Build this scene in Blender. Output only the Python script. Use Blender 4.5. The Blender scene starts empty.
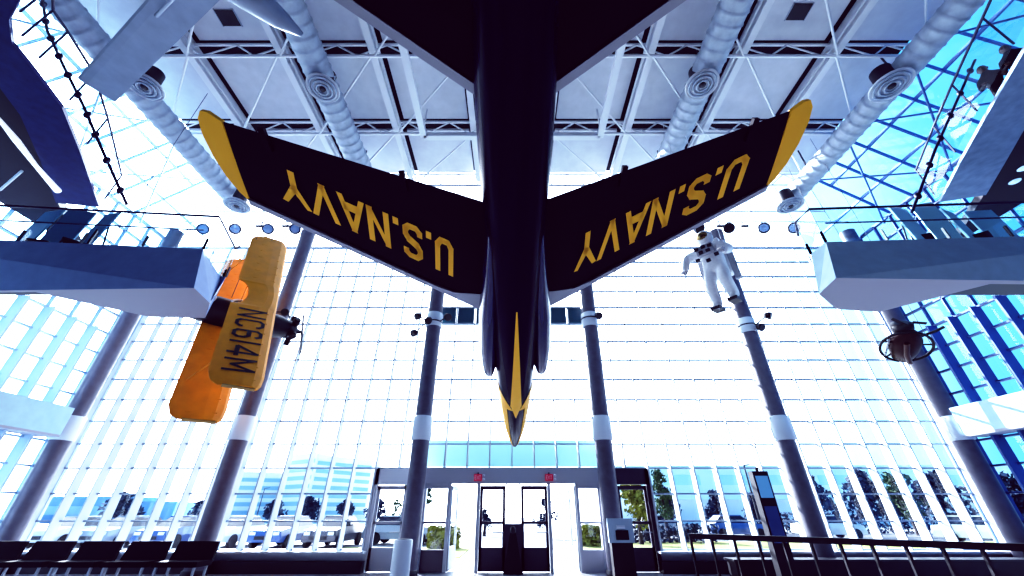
import bpy, math, random
from mathutils import Vector, Matrix
random.seed(7)
S = bpy.context.scene
C = S.collection
PI = math.pi
V = Vector
EYE = V((0, 0, 1.6))
PITCH = math.radians(30.3)
FPX = 384.0
cT, sT = math.cos(PITCH), math.sin(PITCH)

# ------------------------------------------------------------------ helpers
def at(px, py, Y=None, Z=None, X=None):
    """point of the hall seen at a place in the photo, on a plane Y, Z (absolute) or X"""
    a = (px - 512) / FPX; b = (288 - py) / FPX
    d = V((a, cT - sT * b, sT + cT * b))
    if Y is not None: t = Y / d.y
    elif Z is not None: t = (Z - 1.6) / d.z
    else: t = X / d.x
    return EYE + d * t

class MB:
    def __init__(s): s.v = []; s.f = []; s.smooth = []; s.grp = []; s.gid = 0; s.depth = 0
    def add(s, vs, fs, sm=False):
        o = len(s.v); s.v += [tuple(v) for v in vs]
        for f in fs: s.f.append(tuple(i + o for i in f)); s.smooth.append(sm); s.grp.append(s.gid)
        return s
    def box(s, c, d, rot=None):
        x, y, z = d[0] / 2, d[1] / 2, d[2] / 2
        vs = [V(p) for p in ((-x,-y,-z),(x,-y,-z),(x,y,-z),(-x,y,-z),(-x,-y,z),(x,-y,z),(x,y,z),(-x,y,z))]
        if rot is not None: vs = [rot @ v for v in vs]
        c = V(c)
        return s.add([v + c for v in vs], [(0,3,2,1),(4,5,6,7),(0,1,5,4),(1,2,6,5),(2,3,7,6),(3,0,4,7)])
    def b2(s, a, b):
        a, b = V(a), V(b)
        return s.box((a + b) / 2, [abs(b[i] - a[i]) for i in range(3)])
    def bar(s, a, b, w, h, up=(0, 0, 1)):
        a, b = V(a), V(b); d = (b - a).normalized(); up = V(up)
        if abs(d.dot(up)) > .98: up = V((0, 1, 0))
        r = d.cross(up).normalized() * (w / 2); u = r.cross(d).normalized() * (h / 2)
        vs = [a - r - u, a + r - u, a + r + u, a - r + u, b - r - u, b + r - u, b + r + u, b - r + u]
        return s.add(vs, [(0,1,2,3),(4,7,6,5),(0,4,5,1),(1,5,6,2),(2,6,7,3),(3,7,4,0)])
    def tube(s, pts, r, n=8, cap=True):
        pts = [V(p) for p in pts]
        rs = r if isinstance(r, (list, tuple)) else [r] * len(pts)
        rings = []
        d0 = (pts[1] - pts[0]).normalized()
        ref = V((0, 0, 1)) if abs(d0.z) < .9 else V((1, 0, 0))
        x = d0.cross(ref).normalized()
        for i, p in enumerate(pts):
            d = (pts[min(i + 1, len(pts) - 1)] - pts[max(i - 1, 0)]).normalized()
            x = (x - d * x.dot(d)).normalized(); y = d.cross(x)
            rings.append([p + (x * math.cos(2 * PI * k / n) + y * math.sin(2 * PI * k / n)) * rs[i] for k in range(n)])
        return s.loft(rings, cap)
    def loft(s, rings, cap=True, sm=True):
        n = len(rings[0]); vs = [v for r in rings for v in r]; fs = []
        for i in range(len(rings) - 1):
            for k in range(n):
                fs.append((i*n+k, i*n+(k+1)%n, (i+1)*n+(k+1)%n, (i+1)*n+k))
        s.add(vs, fs, sm)
        if cap:
            s.add(rings[0], [tuple(range(n))[::-1]]); s.add(rings[-1], [tuple(range(n))])
        return s
    def lathe(s, c, prof, n=24, axis=(0, 0, 1)):
        q = V((0, 0, 1)).rotation_difference(V(axis)); c = V(c)
        rings = [[c + q @ V((r * math.cos(2*PI*k/n), r * math.sin(2*PI*k/n), h)) for k in range(n)] for r, h in prof]
        return s.loft(rings, True)
    def torus(s, c, R, r, axis=(0, 0, 1), n=32, m=8):
        q = V((0, 0, 1)).rotation_difference(V(axis)); c = V(c); vs = []; fs = []
        for i in range(n):
            for j in range(m):
                a, b = 2*PI*i/n, 2*PI*j/m
                vs.append(c + q @ V(((R + r*math.cos(b))*math.cos(a), (R + r*math.cos(b))*math.sin(a), r*math.sin(b))))
                fs.append((i*m+j, ((i+1)%n)*m+j, ((i+1)%n)*m+(j+1)%m, i*m+(j+1)%m))
        return s.add(vs, fs, True)
    def ball(s, c, r, n=12, m=8, rot=None):
        c = V(c); r = r if isinstance(r, (tuple, list)) else (r, r, r)
        rings = []
        for j in range(m + 1):
            t = PI * j / m; sr = max(math.sin(t), .02)
            ring = []
            for k in range(n):
                v = V((r[0]*sr*math.cos(2*PI*k/n), r[1]*sr*math.sin(2*PI*k/n), -r[2]*math.cos(t)))
                ring.append(c + (rot @ v if rot is not None else v))
            rings.append(ring)
        return s.loft(rings, True)
    def prism(s, bot, top):
        n = len(bot)
        s.add(list(bot) + list(top), [tuple(range(n))[::-1], tuple(range(n, 2*n))] + [(i, (i+1)%n, n+(i+1)%n, n+i) for i in range(n)])
        return s
    def build_each(s, name, mat, parent=None):
        ids = sorted(set(s.grp)); out = []
        for g in ids:
            fi = [i for i, k in enumerate(s.grp) if k == g]
            used = sorted({v for i in fi for v in s.f[i]}); mp = {v: k for k, v in enumerate(used)}
            m = MB(); m.v = [s.v[v] for v in used]; m.f = [tuple(mp[v] for v in s.f[i]) for i in fi]; m.smooth = [s.smooth[i] for i in fi]
            out.append(m.build(name, mat, parent))
        return out
    def build(s, name, mat, parent=None):
        me = bpy.data.meshes.new(name); me.from_pydata(s.v, [], s.f); me.validate()
        import bmesh
        bm = bmesh.new(); bm.from_mesh(me); bmesh.ops.recalc_face_normals(bm, faces=bm.faces); bm.to_mesh(me); bm.free()
        if len(me.polygons) == len(s.smooth):
            me.polygons.foreach_set('use_smooth', s.smooth)
        me.materials.append(mat)
        o = bpy.data.objects.new(name, me); C.objects.link(o)
        if parent is not None: o.parent = parent
        return o

def _grouped(fn):
    def w_(s, *a, **k):
        if s.depth == 0: s.gid += 1
        s.depth += 1
        try: return fn(s, *a, **k)
        finally: s.depth -= 1
    return w_
for _n in ('add', 'box', 'b2', 'bar', 'tube', 'loft', 'lathe', 'torus', 'ball', 'prism'): setattr(MB, _n, _grouped(getattr(MB, _n)))
def tag(o, label, cat, group=None, kind=None):
    o['label'] = label; o['category'] = cat
    if group: o['group'] = group
    if kind: o['kind'] = kind
    return o
def thing(name, label, cat, loc=(0, 0, 0), rz=0, group=None, mat=None):
    o = bpy.data.objects.new(name, None); C.objects.link(o)
    if mat is not None: o.matrix_world = mat
    else: o.location = loc; o.rotation_euler = (0, 0, rz)
    o.empty_display_size = .2
    return tag(o, label, cat, group)
def struct(o):
    o['kind'] = 'structure'; return o
def sroot(name, loc=(0, 0, 0)):
    o = bpy.data.objects.new(name, None); C.objects.link(o); o.location = loc
    return struct(o)
def dup(root, label, loc=None, rz=None, group=None):
    r = root.copy(); C.objects.link(r); r['label'] = label
    if group: r['group'] = group
    if loc is not None: r.location = loc
    if rz is not None: r.rotation_euler = (0, 0, rz)
    for ch in list(root.children):
        c = ch.copy(); C.objects.link(c); c.parent = r
        for g in list(ch.children):
            d = g.copy(); C.objects.link(d); d.parent = c
    return r

# ------------------------------------------------------------------ materials
def mat(name, col, rough=.5, metal=0, spec=.5, noise=0, nscale=8, emis=None, coat=0):
    m = bpy.data.materials.new(name); m.use_nodes = True
    nt = m.node_tree; b = nt.nodes['Principled BSDF']
    b.inputs['Base Color'].default_value = (*col, 1)
    b.inputs['Roughness'].default_value = rough; b.inputs['Metallic'].default_value = metal
    b.inputs['Specular IOR Level'].default_value = spec
    if coat: b.inputs['Coat Weight'].default_value = coat; b.inputs['Coat Roughness'].default_value = .05
    if noise:
        tc = nt.nodes.new('ShaderNodeTexCoord'); n = nt.nodes.new('ShaderNodeTexNoise'); r = nt.nodes.new('ShaderNodeValToRGB')
        n.inputs['Scale'].default_value = nscale; n.inputs['Detail'].default_value = 4
        r.color_ramp.elements[0].color = (*[c * (1 - noise) for c in col], 1)
        r.color_ramp.elements[1].color = (*[min(1, c * (1 + noise)) for c in col], 1)
        r.color_ramp.elements[0].position = .3; r.color_ramp.elements[1].position = .7
        nt.links.new(tc.outputs['Object'], n.inputs['Vector']); nt.links.new(n.outputs['Fac'], r.inputs['Fac'])
        nt.links.new(r.outputs['Color'], b.inputs['Base Color'])
    if emis:
        b.inputs['Emission Color'].default_value = (*emis[:3], 1); b.inputs['Emission Strength'].default_value = emis[3]
    return m
def glass(name, tint, refl=.06):
    m = bpy.data.materials.new(name); m.use_nodes = True; nt = m.node_tree; nt.nodes.clear()
    o = nt.nodes.new('ShaderNodeOutputMaterial'); t = nt.nodes.new('ShaderNodeBsdfTransparent'); g = nt.nodes.new('ShaderNodeBsdfGlossy')
    x = nt.nodes.new('ShaderNodeMixShader')
    t.inputs[0].default_value = (*tint, 1); g.inputs['Roughness'].default_value = .02; x.inputs[0].default_value = refl
    nt.links.new(t.outputs[0], x.inputs[1]); nt.links.new(g.outputs[0], x.inputs[2]); nt.links.new(x.outputs[0], o.inputs[0])
    return m
M = dict(
    navy=mat('navy_gloss_paint', (.002, .003, .022), .25, 0, .05),
    navy_side=mat('navy_intake_lit', (.003, .010, .07), .22, 0, .8),  # bluer base than the fuselage, painting in window light on the intake sides
    navy_under=mat('navy_wing_paint', (.0035, .003, .010), .55, 0, .12),
    yellow=mat('insignia_yellow', (.95, .48, .015), .5),
    silver=mat('bare_metal_edge', (.36, .38, .43), .45, .5),
    dark=mat('dark_metal', (.02, .02, .026), .5),
    black=mat('black_paint', (.006, .006, .009), .5),
    white=mat('white_steel_paint', (.74, .77, .82), .45),
    mull=mat('mullion_white', (.50, .54, .60), .5),
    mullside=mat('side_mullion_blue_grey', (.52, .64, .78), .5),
    transom=mat('transom_grey', (.22, .29, .38), .5),
    ceil=mat('ceiling_panel_grey', (.64, .67, .73), .9, noise=.05, nscale=3),
    deck=mat('ceiling_slot_dark', (.012, .012, .018), .9),
    duct=mat('galvanised_duct', (.36, .42, .50), .6, .15, noise=.12, nscale=6),
    col=mat('column_grey_steel', (.115, .11, .14), .42, noise=.12, nscale=5),
    collar=mat('collar_pale_grey', (.66, .70, .76), .4),
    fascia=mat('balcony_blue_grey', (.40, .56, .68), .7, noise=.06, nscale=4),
    soffit=mat('soffit_grey', (.36, .36, .41), .8),
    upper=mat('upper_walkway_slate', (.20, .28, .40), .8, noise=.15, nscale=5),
    floor=mat('terrazzo_floor', (.20, .21, .24), .3, noise=.18, nscale=14),
    sill=mat('sill_white', (.62, .66, .74), .5),
    wallm=mat('gallery_wall_dark', (.010, .009, .018), .8),
    frame=mat('door_frame_grey', (.48, .50, .56), .4, .3),
    doord=mat('door_dark_bronze', (.07, .06, .085), .4, .2),
    by=mat('biplane_yellow_fabric', (.80, .30, .004), .6, noise=.08, nscale=3),
    bedge=mat('biplane_wingtip_amber', (.42, .26, .08), .6),
    suit=mat('spacesuit_white', (.80, .81, .84), .8, noise=.06, nscale=20),
    suitg=mat('spacesuit_grey', (.35, .36, .40), .7),
    rust=mat('brown_machine', (.035, .010, .006), .45, .3, noise=.3, nscale=9),
    grey=mat('glider_grey_underside', (.30, .37, .47), .6, noise=.10, nscale=3),
    red=mat('exit_sign_red', (.25, .02, .04), .4, emis=(.5, .02, .05, .5)),
    lens=mat('lamp_lens', (.30, .45, .70), .1, .3),
    glass=glass('clear_glazing', (.93, .97, 1.0), .05),
    glassr=glass('side_glazing', (.86, .96, 1.0), .05),
    rail=glass('railing_glass', (.70, .88, .98), .10),
    canopy=mat('canopy_cyan_panel', (.50, .90, .92), .4),
    asphalt=mat('asphalt', (.10, .11, .13), .8, noise=.15, nscale=2),
    paving=mat('pale_paving', (.58, .60, .62), .8, noise=.1, nscale=1),
    grass=mat('dry_lawn', (.16, .17, .03), .9, noise=.3, nscale=2),
    leafg=mat('autumn_foliage', (.17, .17, .03), .8, noise=.4, nscale=3),
    leafb=mat('dark_foliage', (.012, .03, .06), .9, noise=.4, nscale=3),
    leafm=mat('green_foliage', (.05, .09, .04), .9, noise=.4, nscale=3),
    bark=mat('bark', (.04, .03, .03), .9),
    bld=mat('office_pale_concrete', (.85, .88, .92), .7),
    bldg=mat('office_blue_glass', (.30, .52, .66), .4),
    bldb=mat('far_blue_wall', (.16, .36, .60), .8),
    bldc=mat('far_cyan_wall', (.80, .96, .94), .7),
    carw=mat('car_white', (.62, .66, .72), .3, coat=.5),
    carb=mat('car_blue', (.04, .10, .28), .3, coat=.5),
    card=mat('car_dark', (.012, .014, .03), .3, coat=.5),
    carg=mat('car_grey', (.28, .32, .38), .3, coat=.5),
    cglass=mat('car_glass', (.01, .015, .03), .05),
    tyre=mat('tyre', (.01, .01, .01), .8),
    screen=mat('kiosk_screen', (.12, .30, .50), .2, emis=(.15, .4, .7, .35)),
    cloth=mat('dark_clothing', (.012, .010, .014), .8),
    skin=mat('skin', (.12, .06, .045), .6),
    cable=mat('cable_dark', (.01, .02, .06), .5),
    bench=mat('black_vinyl', (.006, .006, .008), .7, spec=.1),
)

# ------------------------------------------------------------------ stroke lettering
GL = {
 'U': (.8, [[(.1,1),(.1,.22),(.24,.05),(.56,.05),(.7,.22),(.7,1)]]),
 'S': (.8, [[(.7,.78),(.7,.84),(.56,.95),(.24,.95),(.1,.82),(.1,.68),(.22,.56),(.58,.44),(.7,.32),(.7,.18),(.56,.05),(.24,.05),(.1,.18),(.1,.24)]]),
 '.': (.28, [[(.14,.04),(.14,.14)]]),
 'N': (.85, [[(.1,0),(.1,1)],[(.1,1),(.75,0)],[(.75,0),(.75,1)]]),
 'A': (.9, [[(.06,0),(.45,1)],[(.45,1),(.84,0)],[(.2,.3),(.7,.3)]]),
 'V': (.9, [[(.06,1),(.45,0)],[(.45,0),(.84,1)]]),
 'Y': (.9, [[(.06,1),(.45,.48)],[(.84,1),(.45,.48)],[(.45,.5),(.45,0)]]),
 'C': (.8, [[(.7,.76),(.7,.82),(.56,.95),(.24,.95),(.1,.82),(.1,.18),(.24,.05),(.56,.05),(.7,.18),(.7,.24)]]),
 '6': (.8, [[(.66,.8),(.56,.95),(.24,.95),(.1,.8),(.1,.18),(.24,.05),(.56,.05),(.7,.18),(.7,.4),(.56,.54),(.1,.54)]]),
 '1': (.3, [[(.15,0),(.15,1)]]),
 '4': (.85, [[(.58,0),(.58,1)],[(.58,1),(.06,.3)],[(.06,.3),(.8,.3)]]),
 'M': (1.0, [[(.1,0),(.1,1)],[(.1,1),(.5,.25)],[(.5,.25),(.9,1)],[(.9,1),(.9,0)]]),
 'E': (.7, [[(.1,0),(.1,1)],[(.1,.93),(.65,.93)],[(.1,.5),(.55,.5)],[(.1,.07),(.65,.07)]]),
 'X': (.8, [[(.08,0),(.72,1)],[(.08,1),(.72,0)]]),
 'I': (.3, [[(.15,0),(.15,1)]]),
 'T': (.8, [[(.4,0),(.4,1)],[(.05,.93),(.75,.93)]]),
}
def text(mb, s, fn, th=.16, gap=.12):
    """fn maps (u in 0..1 over the whole text, v in 0..1) to a point; strokes become flat quads"""
    tot = sum(GL[c][0] + gap for c in s) - gap
    x = 0
    for ch in s:
        w, strokes = GL[ch]
        for st in strokes:
            for a, b in zip(st, st[1:]):
                a, b = V(a), V(b); d = b - a; L = d.length
                if L < 1e-6: continue
                d /= L; n = V((-d.y, d.x)) * th / 2; e = d * th * .25
                q = [a - e - n, b + e - n, b + e + n, a - e + n]
                mb.add([fn((x + p.x) / tot, min(max(p.y, 0), 1)) for p in q], [(0, 1, 2, 3)])
        x += w + gap

# ------------------------------------------------------------------ camera, world, light
cam = bpy.data.cameras.new('camera'); co = bpy.data.objects.new('camera', cam); C.objects.link(co)
co.location = EYE; co.rotation_euler = (PI / 2 + PITCH, 0, 0)
cam.sensor_width = 36; cam.lens = 36 * FPX / 1024; cam.clip_end = 500; cam.clip_start = .05
S.camera = co
SUN = V((-.42, .80, .50)).normalized()
w = bpy.data.worlds.new('sky'); S.world = w; w.use_nodes = True
nt = w.node_tree; bg = nt.nodes['Background']
tc = nt.nodes.new('ShaderNodeTexCoord'); dp = nt.nodes.new('ShaderNodeVectorMath'); dp.operation = 'DOT_PRODUCT'
dp.inputs[1].default_value = V((-.45, .85, .30)).normalized()
rp = nt.nodes.new('ShaderNodeValToRGB'); rp.color_ramp.interpolation = 'EASE'
els = rp.color_ramp.elements
els[0].position = .40; els[0].color = (.015, .06, .12, 1)
els[1].position = .95; els[1].color = (1, 1, 1, 1)
for p, c in ((.53, (.018, .075, .14, 1)), (.60, (.03, .11, .17, 1)), (.68, (.11, .18, .21, 1)), (.80, (.60, .66, .70, 1))):
    e = els.new(p); e.color = c
mr = nt.nodes.new('ShaderNodeMapRange'); mr.inputs[1].default_value = -1; mr.inputs[2].default_value = 1
nt.links.new(tc.outputs['Generated'], dp.inputs[0]); nt.links.new(dp.outputs['Value'], mr.inputs[0])
nt.links.new(mr.outputs[0], rp.inputs[0]); nt.links.new(rp.outputs[0], bg.inputs[0])
bg.inputs[1].default_value = 8.0
sl = bpy.data.lights.new('sun', 'SUN'); so = bpy.data.objects.new('sun', sl); C.objects.link(so)
sl.energy = 22; sl.angle = .01; sl.color = (1, .96, .9)
so.rotation_euler = SUN.to_track_quat('Z', 'Y').to_euler(); so.location = (-10, 30, 25)
vs = S.view_settings; vs.view_transform = 'Standard'; vs.look = 'None'; vs.exposure = 0; vs.gamma = 1
vs.use_curve_mapping = True
cm = vs.curve_mapping; cm.use_clip = True; cm.extend = 'HORIZONTAL'
def setc(i, pts):
    c = cm.curves[i]
    while len(c.points) > 2: c.points.remove(c.points[1])
    c.points[0].location = pts[0]; c.points[-1].location = pts[-1]
    for p in pts[1:-1]: c.points.new(*p)
setc(0, [(0, .004), (.03, .014), (.12, .085), (.40, .40), (.8, .88), (1, 1)])
setc(1, [(0, 0), (.03, .008), (.12, .085), (.40, .43), (.8, .92), (1, 1)])
setc(2, [(0, .003), (.03, .018), (.12, .125), (.40, .54), (.8, .98), (1, 1)])
cm.update()

# ------------------------------------------------------------------ setting: hall shell
DY = 14.75                       # front glass plane
PW = .78; PH = .787; R0 = 1.355  # pane grid
ZT = 12.4                        # top of the vertical glass
ZC = 14.8                        # ceiling
XW = 15.9                        # side walls
CE = 13.0                        # ceiling edge in x
CY = 12.3                        # ceiling front edge
struct(MB().b2((-17, -9, -.2), (17, DY + .25, 0)).build('floor', M['floor']))
ce = sroot('ceiling')
MB().b2((-CE, -9, ZC + .12), (CE, CY, ZC + .3)).build('ceiling_deck', M['deck'], ce)
TY = [-2.2, .75, 3.75, 6.75, 9.62, CY]
BX = [-10.36, -7.4, -4.44, -1.48, 1.48, 4.44, 7.4, 10.36]
edges = [-CE] + BX + [CE]
mb = MB()
for i in range(len(edges) - 1):
    for j in range(len(TY) - 1):
        mb.b2((edges[i] + (.24 if i else .02), TY[j] + .22 + (.25 if j else 0), ZC), (edges[i+1] - (.24 if i < len(edges) - 2 else .02), TY[j+1] - (.06 if j < len(TY)-2 else .0), ZC + .12))
mb.build('ceiling_panel', M['ceil'], ce)
struct(MB().b2((-17, -9.3, 0), (17, -9, ZC)).build('wall_back', M['wallm']))
for sg, nm in ((-1, 'left'), (1, 'right')):
    struct(MB().b2((sg * XW, -9, 0), (sg * (XW + .3), 3.0, 12.4)).build('wall_' + nm, M['wallm']))

def glazed(name, frame_mat, grid, pane_pts, gm, frame2=None):
    r = sroot(name)
    grid.build('window_frame', frame_mat, r)
    if frame2 is not None: frame2.build('window_transom', M['transom'], r)
    pm = MB()
    for q in pane_pts: pm.add(q, [(0, 1, 2, 3)])
    pm.build('window_pane', gm, r)
    return r

ROWS = [R0 + PH * k for k in range(-1, 15)]   # .568 ... 12.4
FD = .34
def front_bay(name, x0, n, portal=None):
    g = MB(); t = MB()
    panes = []
    for i in range(0 if x0 < -2.4 * B else 1, n + 1):
        x = x0 + i * PW
        zb = ROWS[0]
        if portal and portal[0] - .01 < x < portal[1] + .01: zb = 2.93
# fin gets shallower toward the top, the taper standing in for bloom
        d0 = .06 + .26 * (ZT - zb) / (ZT - ROWS[0])
        h = .020
        g.prism([V((x - h, DY - d0, zb)), V((x + h, DY - d0, zb)), V((x + h, DY + .05, zb)), V((x - h, DY + .05, zb))],
                [V((x - h, DY - .06, ZT)), V((x + h, DY - .06, ZT)), V((x + h, DY + .05, ZT)), V((x - h, DY + .05, ZT))])
    for z in ROWS:
        if portal and z < 2.9:
            if portal[0] > x0 + .1: t.b2((x0, DY - .09, z - .025), (portal[0], DY + .05, z + .025))
            if portal[1] < x0 + n * PW - .1: t.b2((portal[1], DY - .09, z - .025), (x0 + n * PW, DY + .05, z + .025))
        else: t.b2((x0, DY - .07, z - .023), (x0 + n * PW, DY + .04, z + .023))
    x1 = x0 + n * PW
    if portal:
        panes.append([(x0, DY, 2.93), (x1, DY, 2.93), (x1, DY, ZT), (x0, DY, ZT)])
        if portal[0] > x0 + .1: panes.append([(x0, DY, ROWS[0]), (portal[0], DY, ROWS[0]), (portal[0], DY, 2.93), (x0, DY, 2.93)])
        if portal[1] < x1 - .1: panes.append([(portal[1], DY, ROWS[0]), (x1, DY, ROWS[0]), (x1, DY, 2.93), (portal[1], DY, 2.93)])
    else: panes.append([(x0, DY, ROWS[0]), (x1, DY, ROWS[0]), (x1, DY, ZT), (x0, DY, ZT)])
    return glazed(name, M['mull'], g, panes, M['glass'], t)
B = 8 * PW
front_bay('window_1', -2.5 * B, 8)
front_bay('window_2', -1.5 * B, 8, (-1.5*B + 6*PW + .12, -.5 * B))
front_bay('window_3', -.5 * B, 8, (-.5 * B, .5 * B))
front_bay('window_4', .5 * B, 8, (.5 * B, .5*B + 2*PW - .12))
front_bay('window_5', 1.5 * B, 8)
# a row of dark opening vents high up in the glass
for k, (xa, xb) in enumerate(((-4, -1), (1, 4))):
    z0, z1 = ROWS[10], ROWS[11]
    mb = MB()
    for i in range(3):
        x = (xa + i) * PW; mb.b2((x + .04, DY - .07, z0 + .04), (x + PW - .04, DY - .03, z1 - .04))
    o = mb.build('window_%d' % (20 + k), mat('dark_vent_glass', (.02, .10, .14), .2)); struct(o)
# side glass walls
for sg, nm in ((-1, 'window_6'), (1, 'window_7')):
    g = MB(); X = sg * XW
    n = 15
    for i in range(n + 1):
        y = DY - i * PW
        g.b2((X - sg * .34, y - .035, .3), (X + sg * .03, y + .035, ROWS[9]))
        g.b2((X - sg * .10, y - .022, ROWS[9]), (X + sg * .03, y + .022, ZT))
    for z in ROWS: g.b2((X - sg * .10, DY - n * PW, z - .03), (X + sg * .03, DY, z + .03))
    glazed(nm, M['mullside'] if sg < 0 else mat('side_mullion_shaded', (.03, .09, .26), .5), g, [[(X, DY - n*PW, .3), (X, DY, .3), (X, DY, ZT), (X, DY - n*PW, ZT)]], M['glassr'])  # right mullions are a dark copy, the shaded side put into their colour
    struct(MB().b2((X - sg * .12, 3, 0), (X + sg * .2, DY, .5)).build('trim_%d' % (1 if sg < 0 else 2), M['sill']))
    # corner piece between front bay and side wall
    struct(MB().b2((sg * 2.5 * B, DY - .1, 0), (sg * (XW + .1), DY + .1, ZT)).build('trim_%d' % (3 if sg < 0 else 4), M['mull']))
# sloping skylights round the ceiling
for sg, nm in ((-1, 'window_8'), (1, 'window_9')):
    g = MB(); t = MB()
    p = lambda y, f: V((sg * (CE + (XW - CE) * f), y, ZC + (ZT - ZC) * f))
    y = CY
    while y > -8:
        g.bar(p(y, 0), p(y, 1), .045, .14); y -= 1.02
    for f in (.02, .34, .67, .99): t.bar(p(-8, f), p(CY if f < .5 else DY - (DY - CY) * .0, f), .07, .1)
    for i, yy in enumerate((-5.5, -2.2, .75, 3.75, 6.75, 9.62)):
        a, b_ = p(yy, 0), p(yy + 2.9, 1); off = V((-sg * .3, 0, -.35))
        g.tube([a + off, b_ + off], .035, 6); g.tube([p(yy + 2.9, 0) + off, p(yy, 1) + off], .035, 6)
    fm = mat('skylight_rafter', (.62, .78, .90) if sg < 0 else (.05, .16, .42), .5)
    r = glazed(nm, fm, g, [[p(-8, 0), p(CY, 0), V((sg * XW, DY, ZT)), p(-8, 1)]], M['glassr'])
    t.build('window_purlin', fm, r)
g = MB()
q = lambda x, f: V((x, CY + (DY - CY) * f, ZC + (ZT - ZC) * f))
x = -CE
for i in range(18):
    xx = -CE + 2 * CE * i / 17
    g.bar(q(xx, 0), q(xx * (1 + (XW/CE-1)*1), 1), .03, .06)
for f in (.02, .5, .99): g.bar(q(-CE - (XW-CE)*f, f), q(CE + (XW-CE)*f, f), .04, .06)
glazed('window_10', M['mull'], g, [[q(-CE, 0), q(CE, 0), q(XW, 1), q(-XW, 1)]], M['glass'])
# sill wall along the glass
for i, (a, b_) in enumerate(((-XW, -.5*B - 2*PW + .12), (.5*B + 2*PW - .12, XW))):
    r = sroot('wall_front' if i == 0 else 'wall_front.001')
    MB().b2((a, DY - .12, 0), (b_, DY + .12, .54)).build('sill_wall', M['sill'], r)
    MB().b2((a, DY - .5, .50), (b_, DY + .14, .56)).build('sill_ledge', M['sill'], r)
    MB().b2((a, DY - .48, .0), (b_, DY - .10, .30)).build('heater_cover', M['dark'], r)

# ------------------------------------------------------------------ entrance
PY = DY - .1
def bx(px, py=525): return at(px, py, Y=PY).x
r = sroot('door_1')
mb = MB()
mb.b2((-.5*B, PY - .12, 2.44), (.5*B, PY + .12, 2.93))
for xa in (-2.92, -2.10, -1.12, 1.24, 2.18, 2.92):
    mb.b2((xa - .05, PY - .1, 0), (xa + .05, PY + .1, 2.44))
mb.b2((-2.92, PY - .05, 2.30), (-2.1, PY + .05, 2.44)); mb.b2((2.18, PY - .05, 2.30), (2.92, PY + .05, 2.44))
mb.build('door_frame', M['frame'], r)
for xa, xb in ((-2.87, -2.15), (2.23, 2.87)):
    mb = MB()
    mb.b2((xa, PY - .05, .0), (xb, PY + .05, .58)); mb.b2((xa, PY - .05, 1.28), (xb, PY + .05, 1.34))
    mb.build('sidelight_panel', M['doord'] if xa < 0 else M['frame'], r)
    MB().add([(xa, PY, .58), (xb, PY, .58), (xb, PY, 2.3), (xa, PY, 2.3)], [(0,1,2,3)]).build('sidelight_glass', M['glass'], r)
mb = MB(); mb.b2((-.20, PY - .1, 1.28), (-.17, PY + .1, 2.44)); mb.b2((.25, PY - .1, 1.28), (.28, PY + .1, 2.44)); mb.b2((-.22, PY - .1, 0), (.30, PY + .1, 1.28))
mb.build('centre_post', M['doord'], r)
MB().add([(-.17, PY, 1.28), (.25, PY, 1.28), (.25, PY, 2.44), (-.17, PY, 2.44)], [(0,1,2,3)]).build('centre_glass', M['glass'], r)
def leaf(name, xa, xb, m, parent=None, hinge=None, ang=0):
    w_ = xb - xa
    rr = sroot(name, (hinge if hinge is not None else xa, PY, 0)); rr.rotation_euler = (0, 0, ang)
    o = xa - (hinge if hinge is not None else xa)
    mb = MB(); f = .09
    mb.b2((o, -.03, .02), (o + f, .03, 2.36)); mb.b2((o + w_ - f, -.03, .02), (o + w_, .03, 2.36))
    mb.b2((o, -.03, 2.26), (o + w_, .03, 2.38)); mb.b2((o, -.03, 1.27), (o + w_, .03, 1.35)); mb.b2((o, -.03, .02), (o + w_, .03, .64))
    mb.build('door_leaf', m, rr)
    MB().add([(o + f, 0, .64), (o + w_ - f, 0, .64), (o + w_ - f, 0, 2.26), (o + f, 0, 2.26)], [(0,1,2,3)]).build('door_glass', M['glass'], rr)
    hx = o + (w_ - .14 if hinge is None or hinge == xa else .14)
    MB().bar((hx - .25, -.09, 1.05), (hx + .1, -.09, 1.05), .03, .03).build('door_handle', M['silver'], rr)
    return rr
leaf('door_2', -1.06, -.22, M['doord'])
leaf('door_3', .30, 1.18, M['doord'])
leaf('door_4', -2.04, -1.16, M['mull'], hinge=-2.04, ang=math.radians(82))
leaf('door_5', 1.28, 2.12, M['mull'], hinge=2.12, ang=math.radians(-82))
for nm, xa, xb, m in (('door_6', -.5*B - 2*PW + .15, -.5*B - .42, M['frame']), ('door_7', .5*B + .42, .5*B + 2*PW - .15, M['doord'])):
    rr = leaf(nm, xa, xb, m); m = M['collar'] if xa < 0 else m
    mb = MB(); w_ = xb - xa
    mb.b2((-.12, -.1, 0), (-.01, .1, 2.9)); mb.b2((w_ + .01, -.1, 0), (w_ + .12, .1, 2.9)); mb.b2((-.12, -.1, 2.42), (w_ + .12, .1, 2.9))
    mb.build('door_frame', m, rr)
    mb = MB(); fx = (w_ + .12, w_ + .40) if xa < 0 else (-.40, -.12)
    mb.b2((fx[0], -.06, 0), (fx[1], .06, 2.9)); mb.build('jamb_panel', M['sill'], rr)
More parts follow.
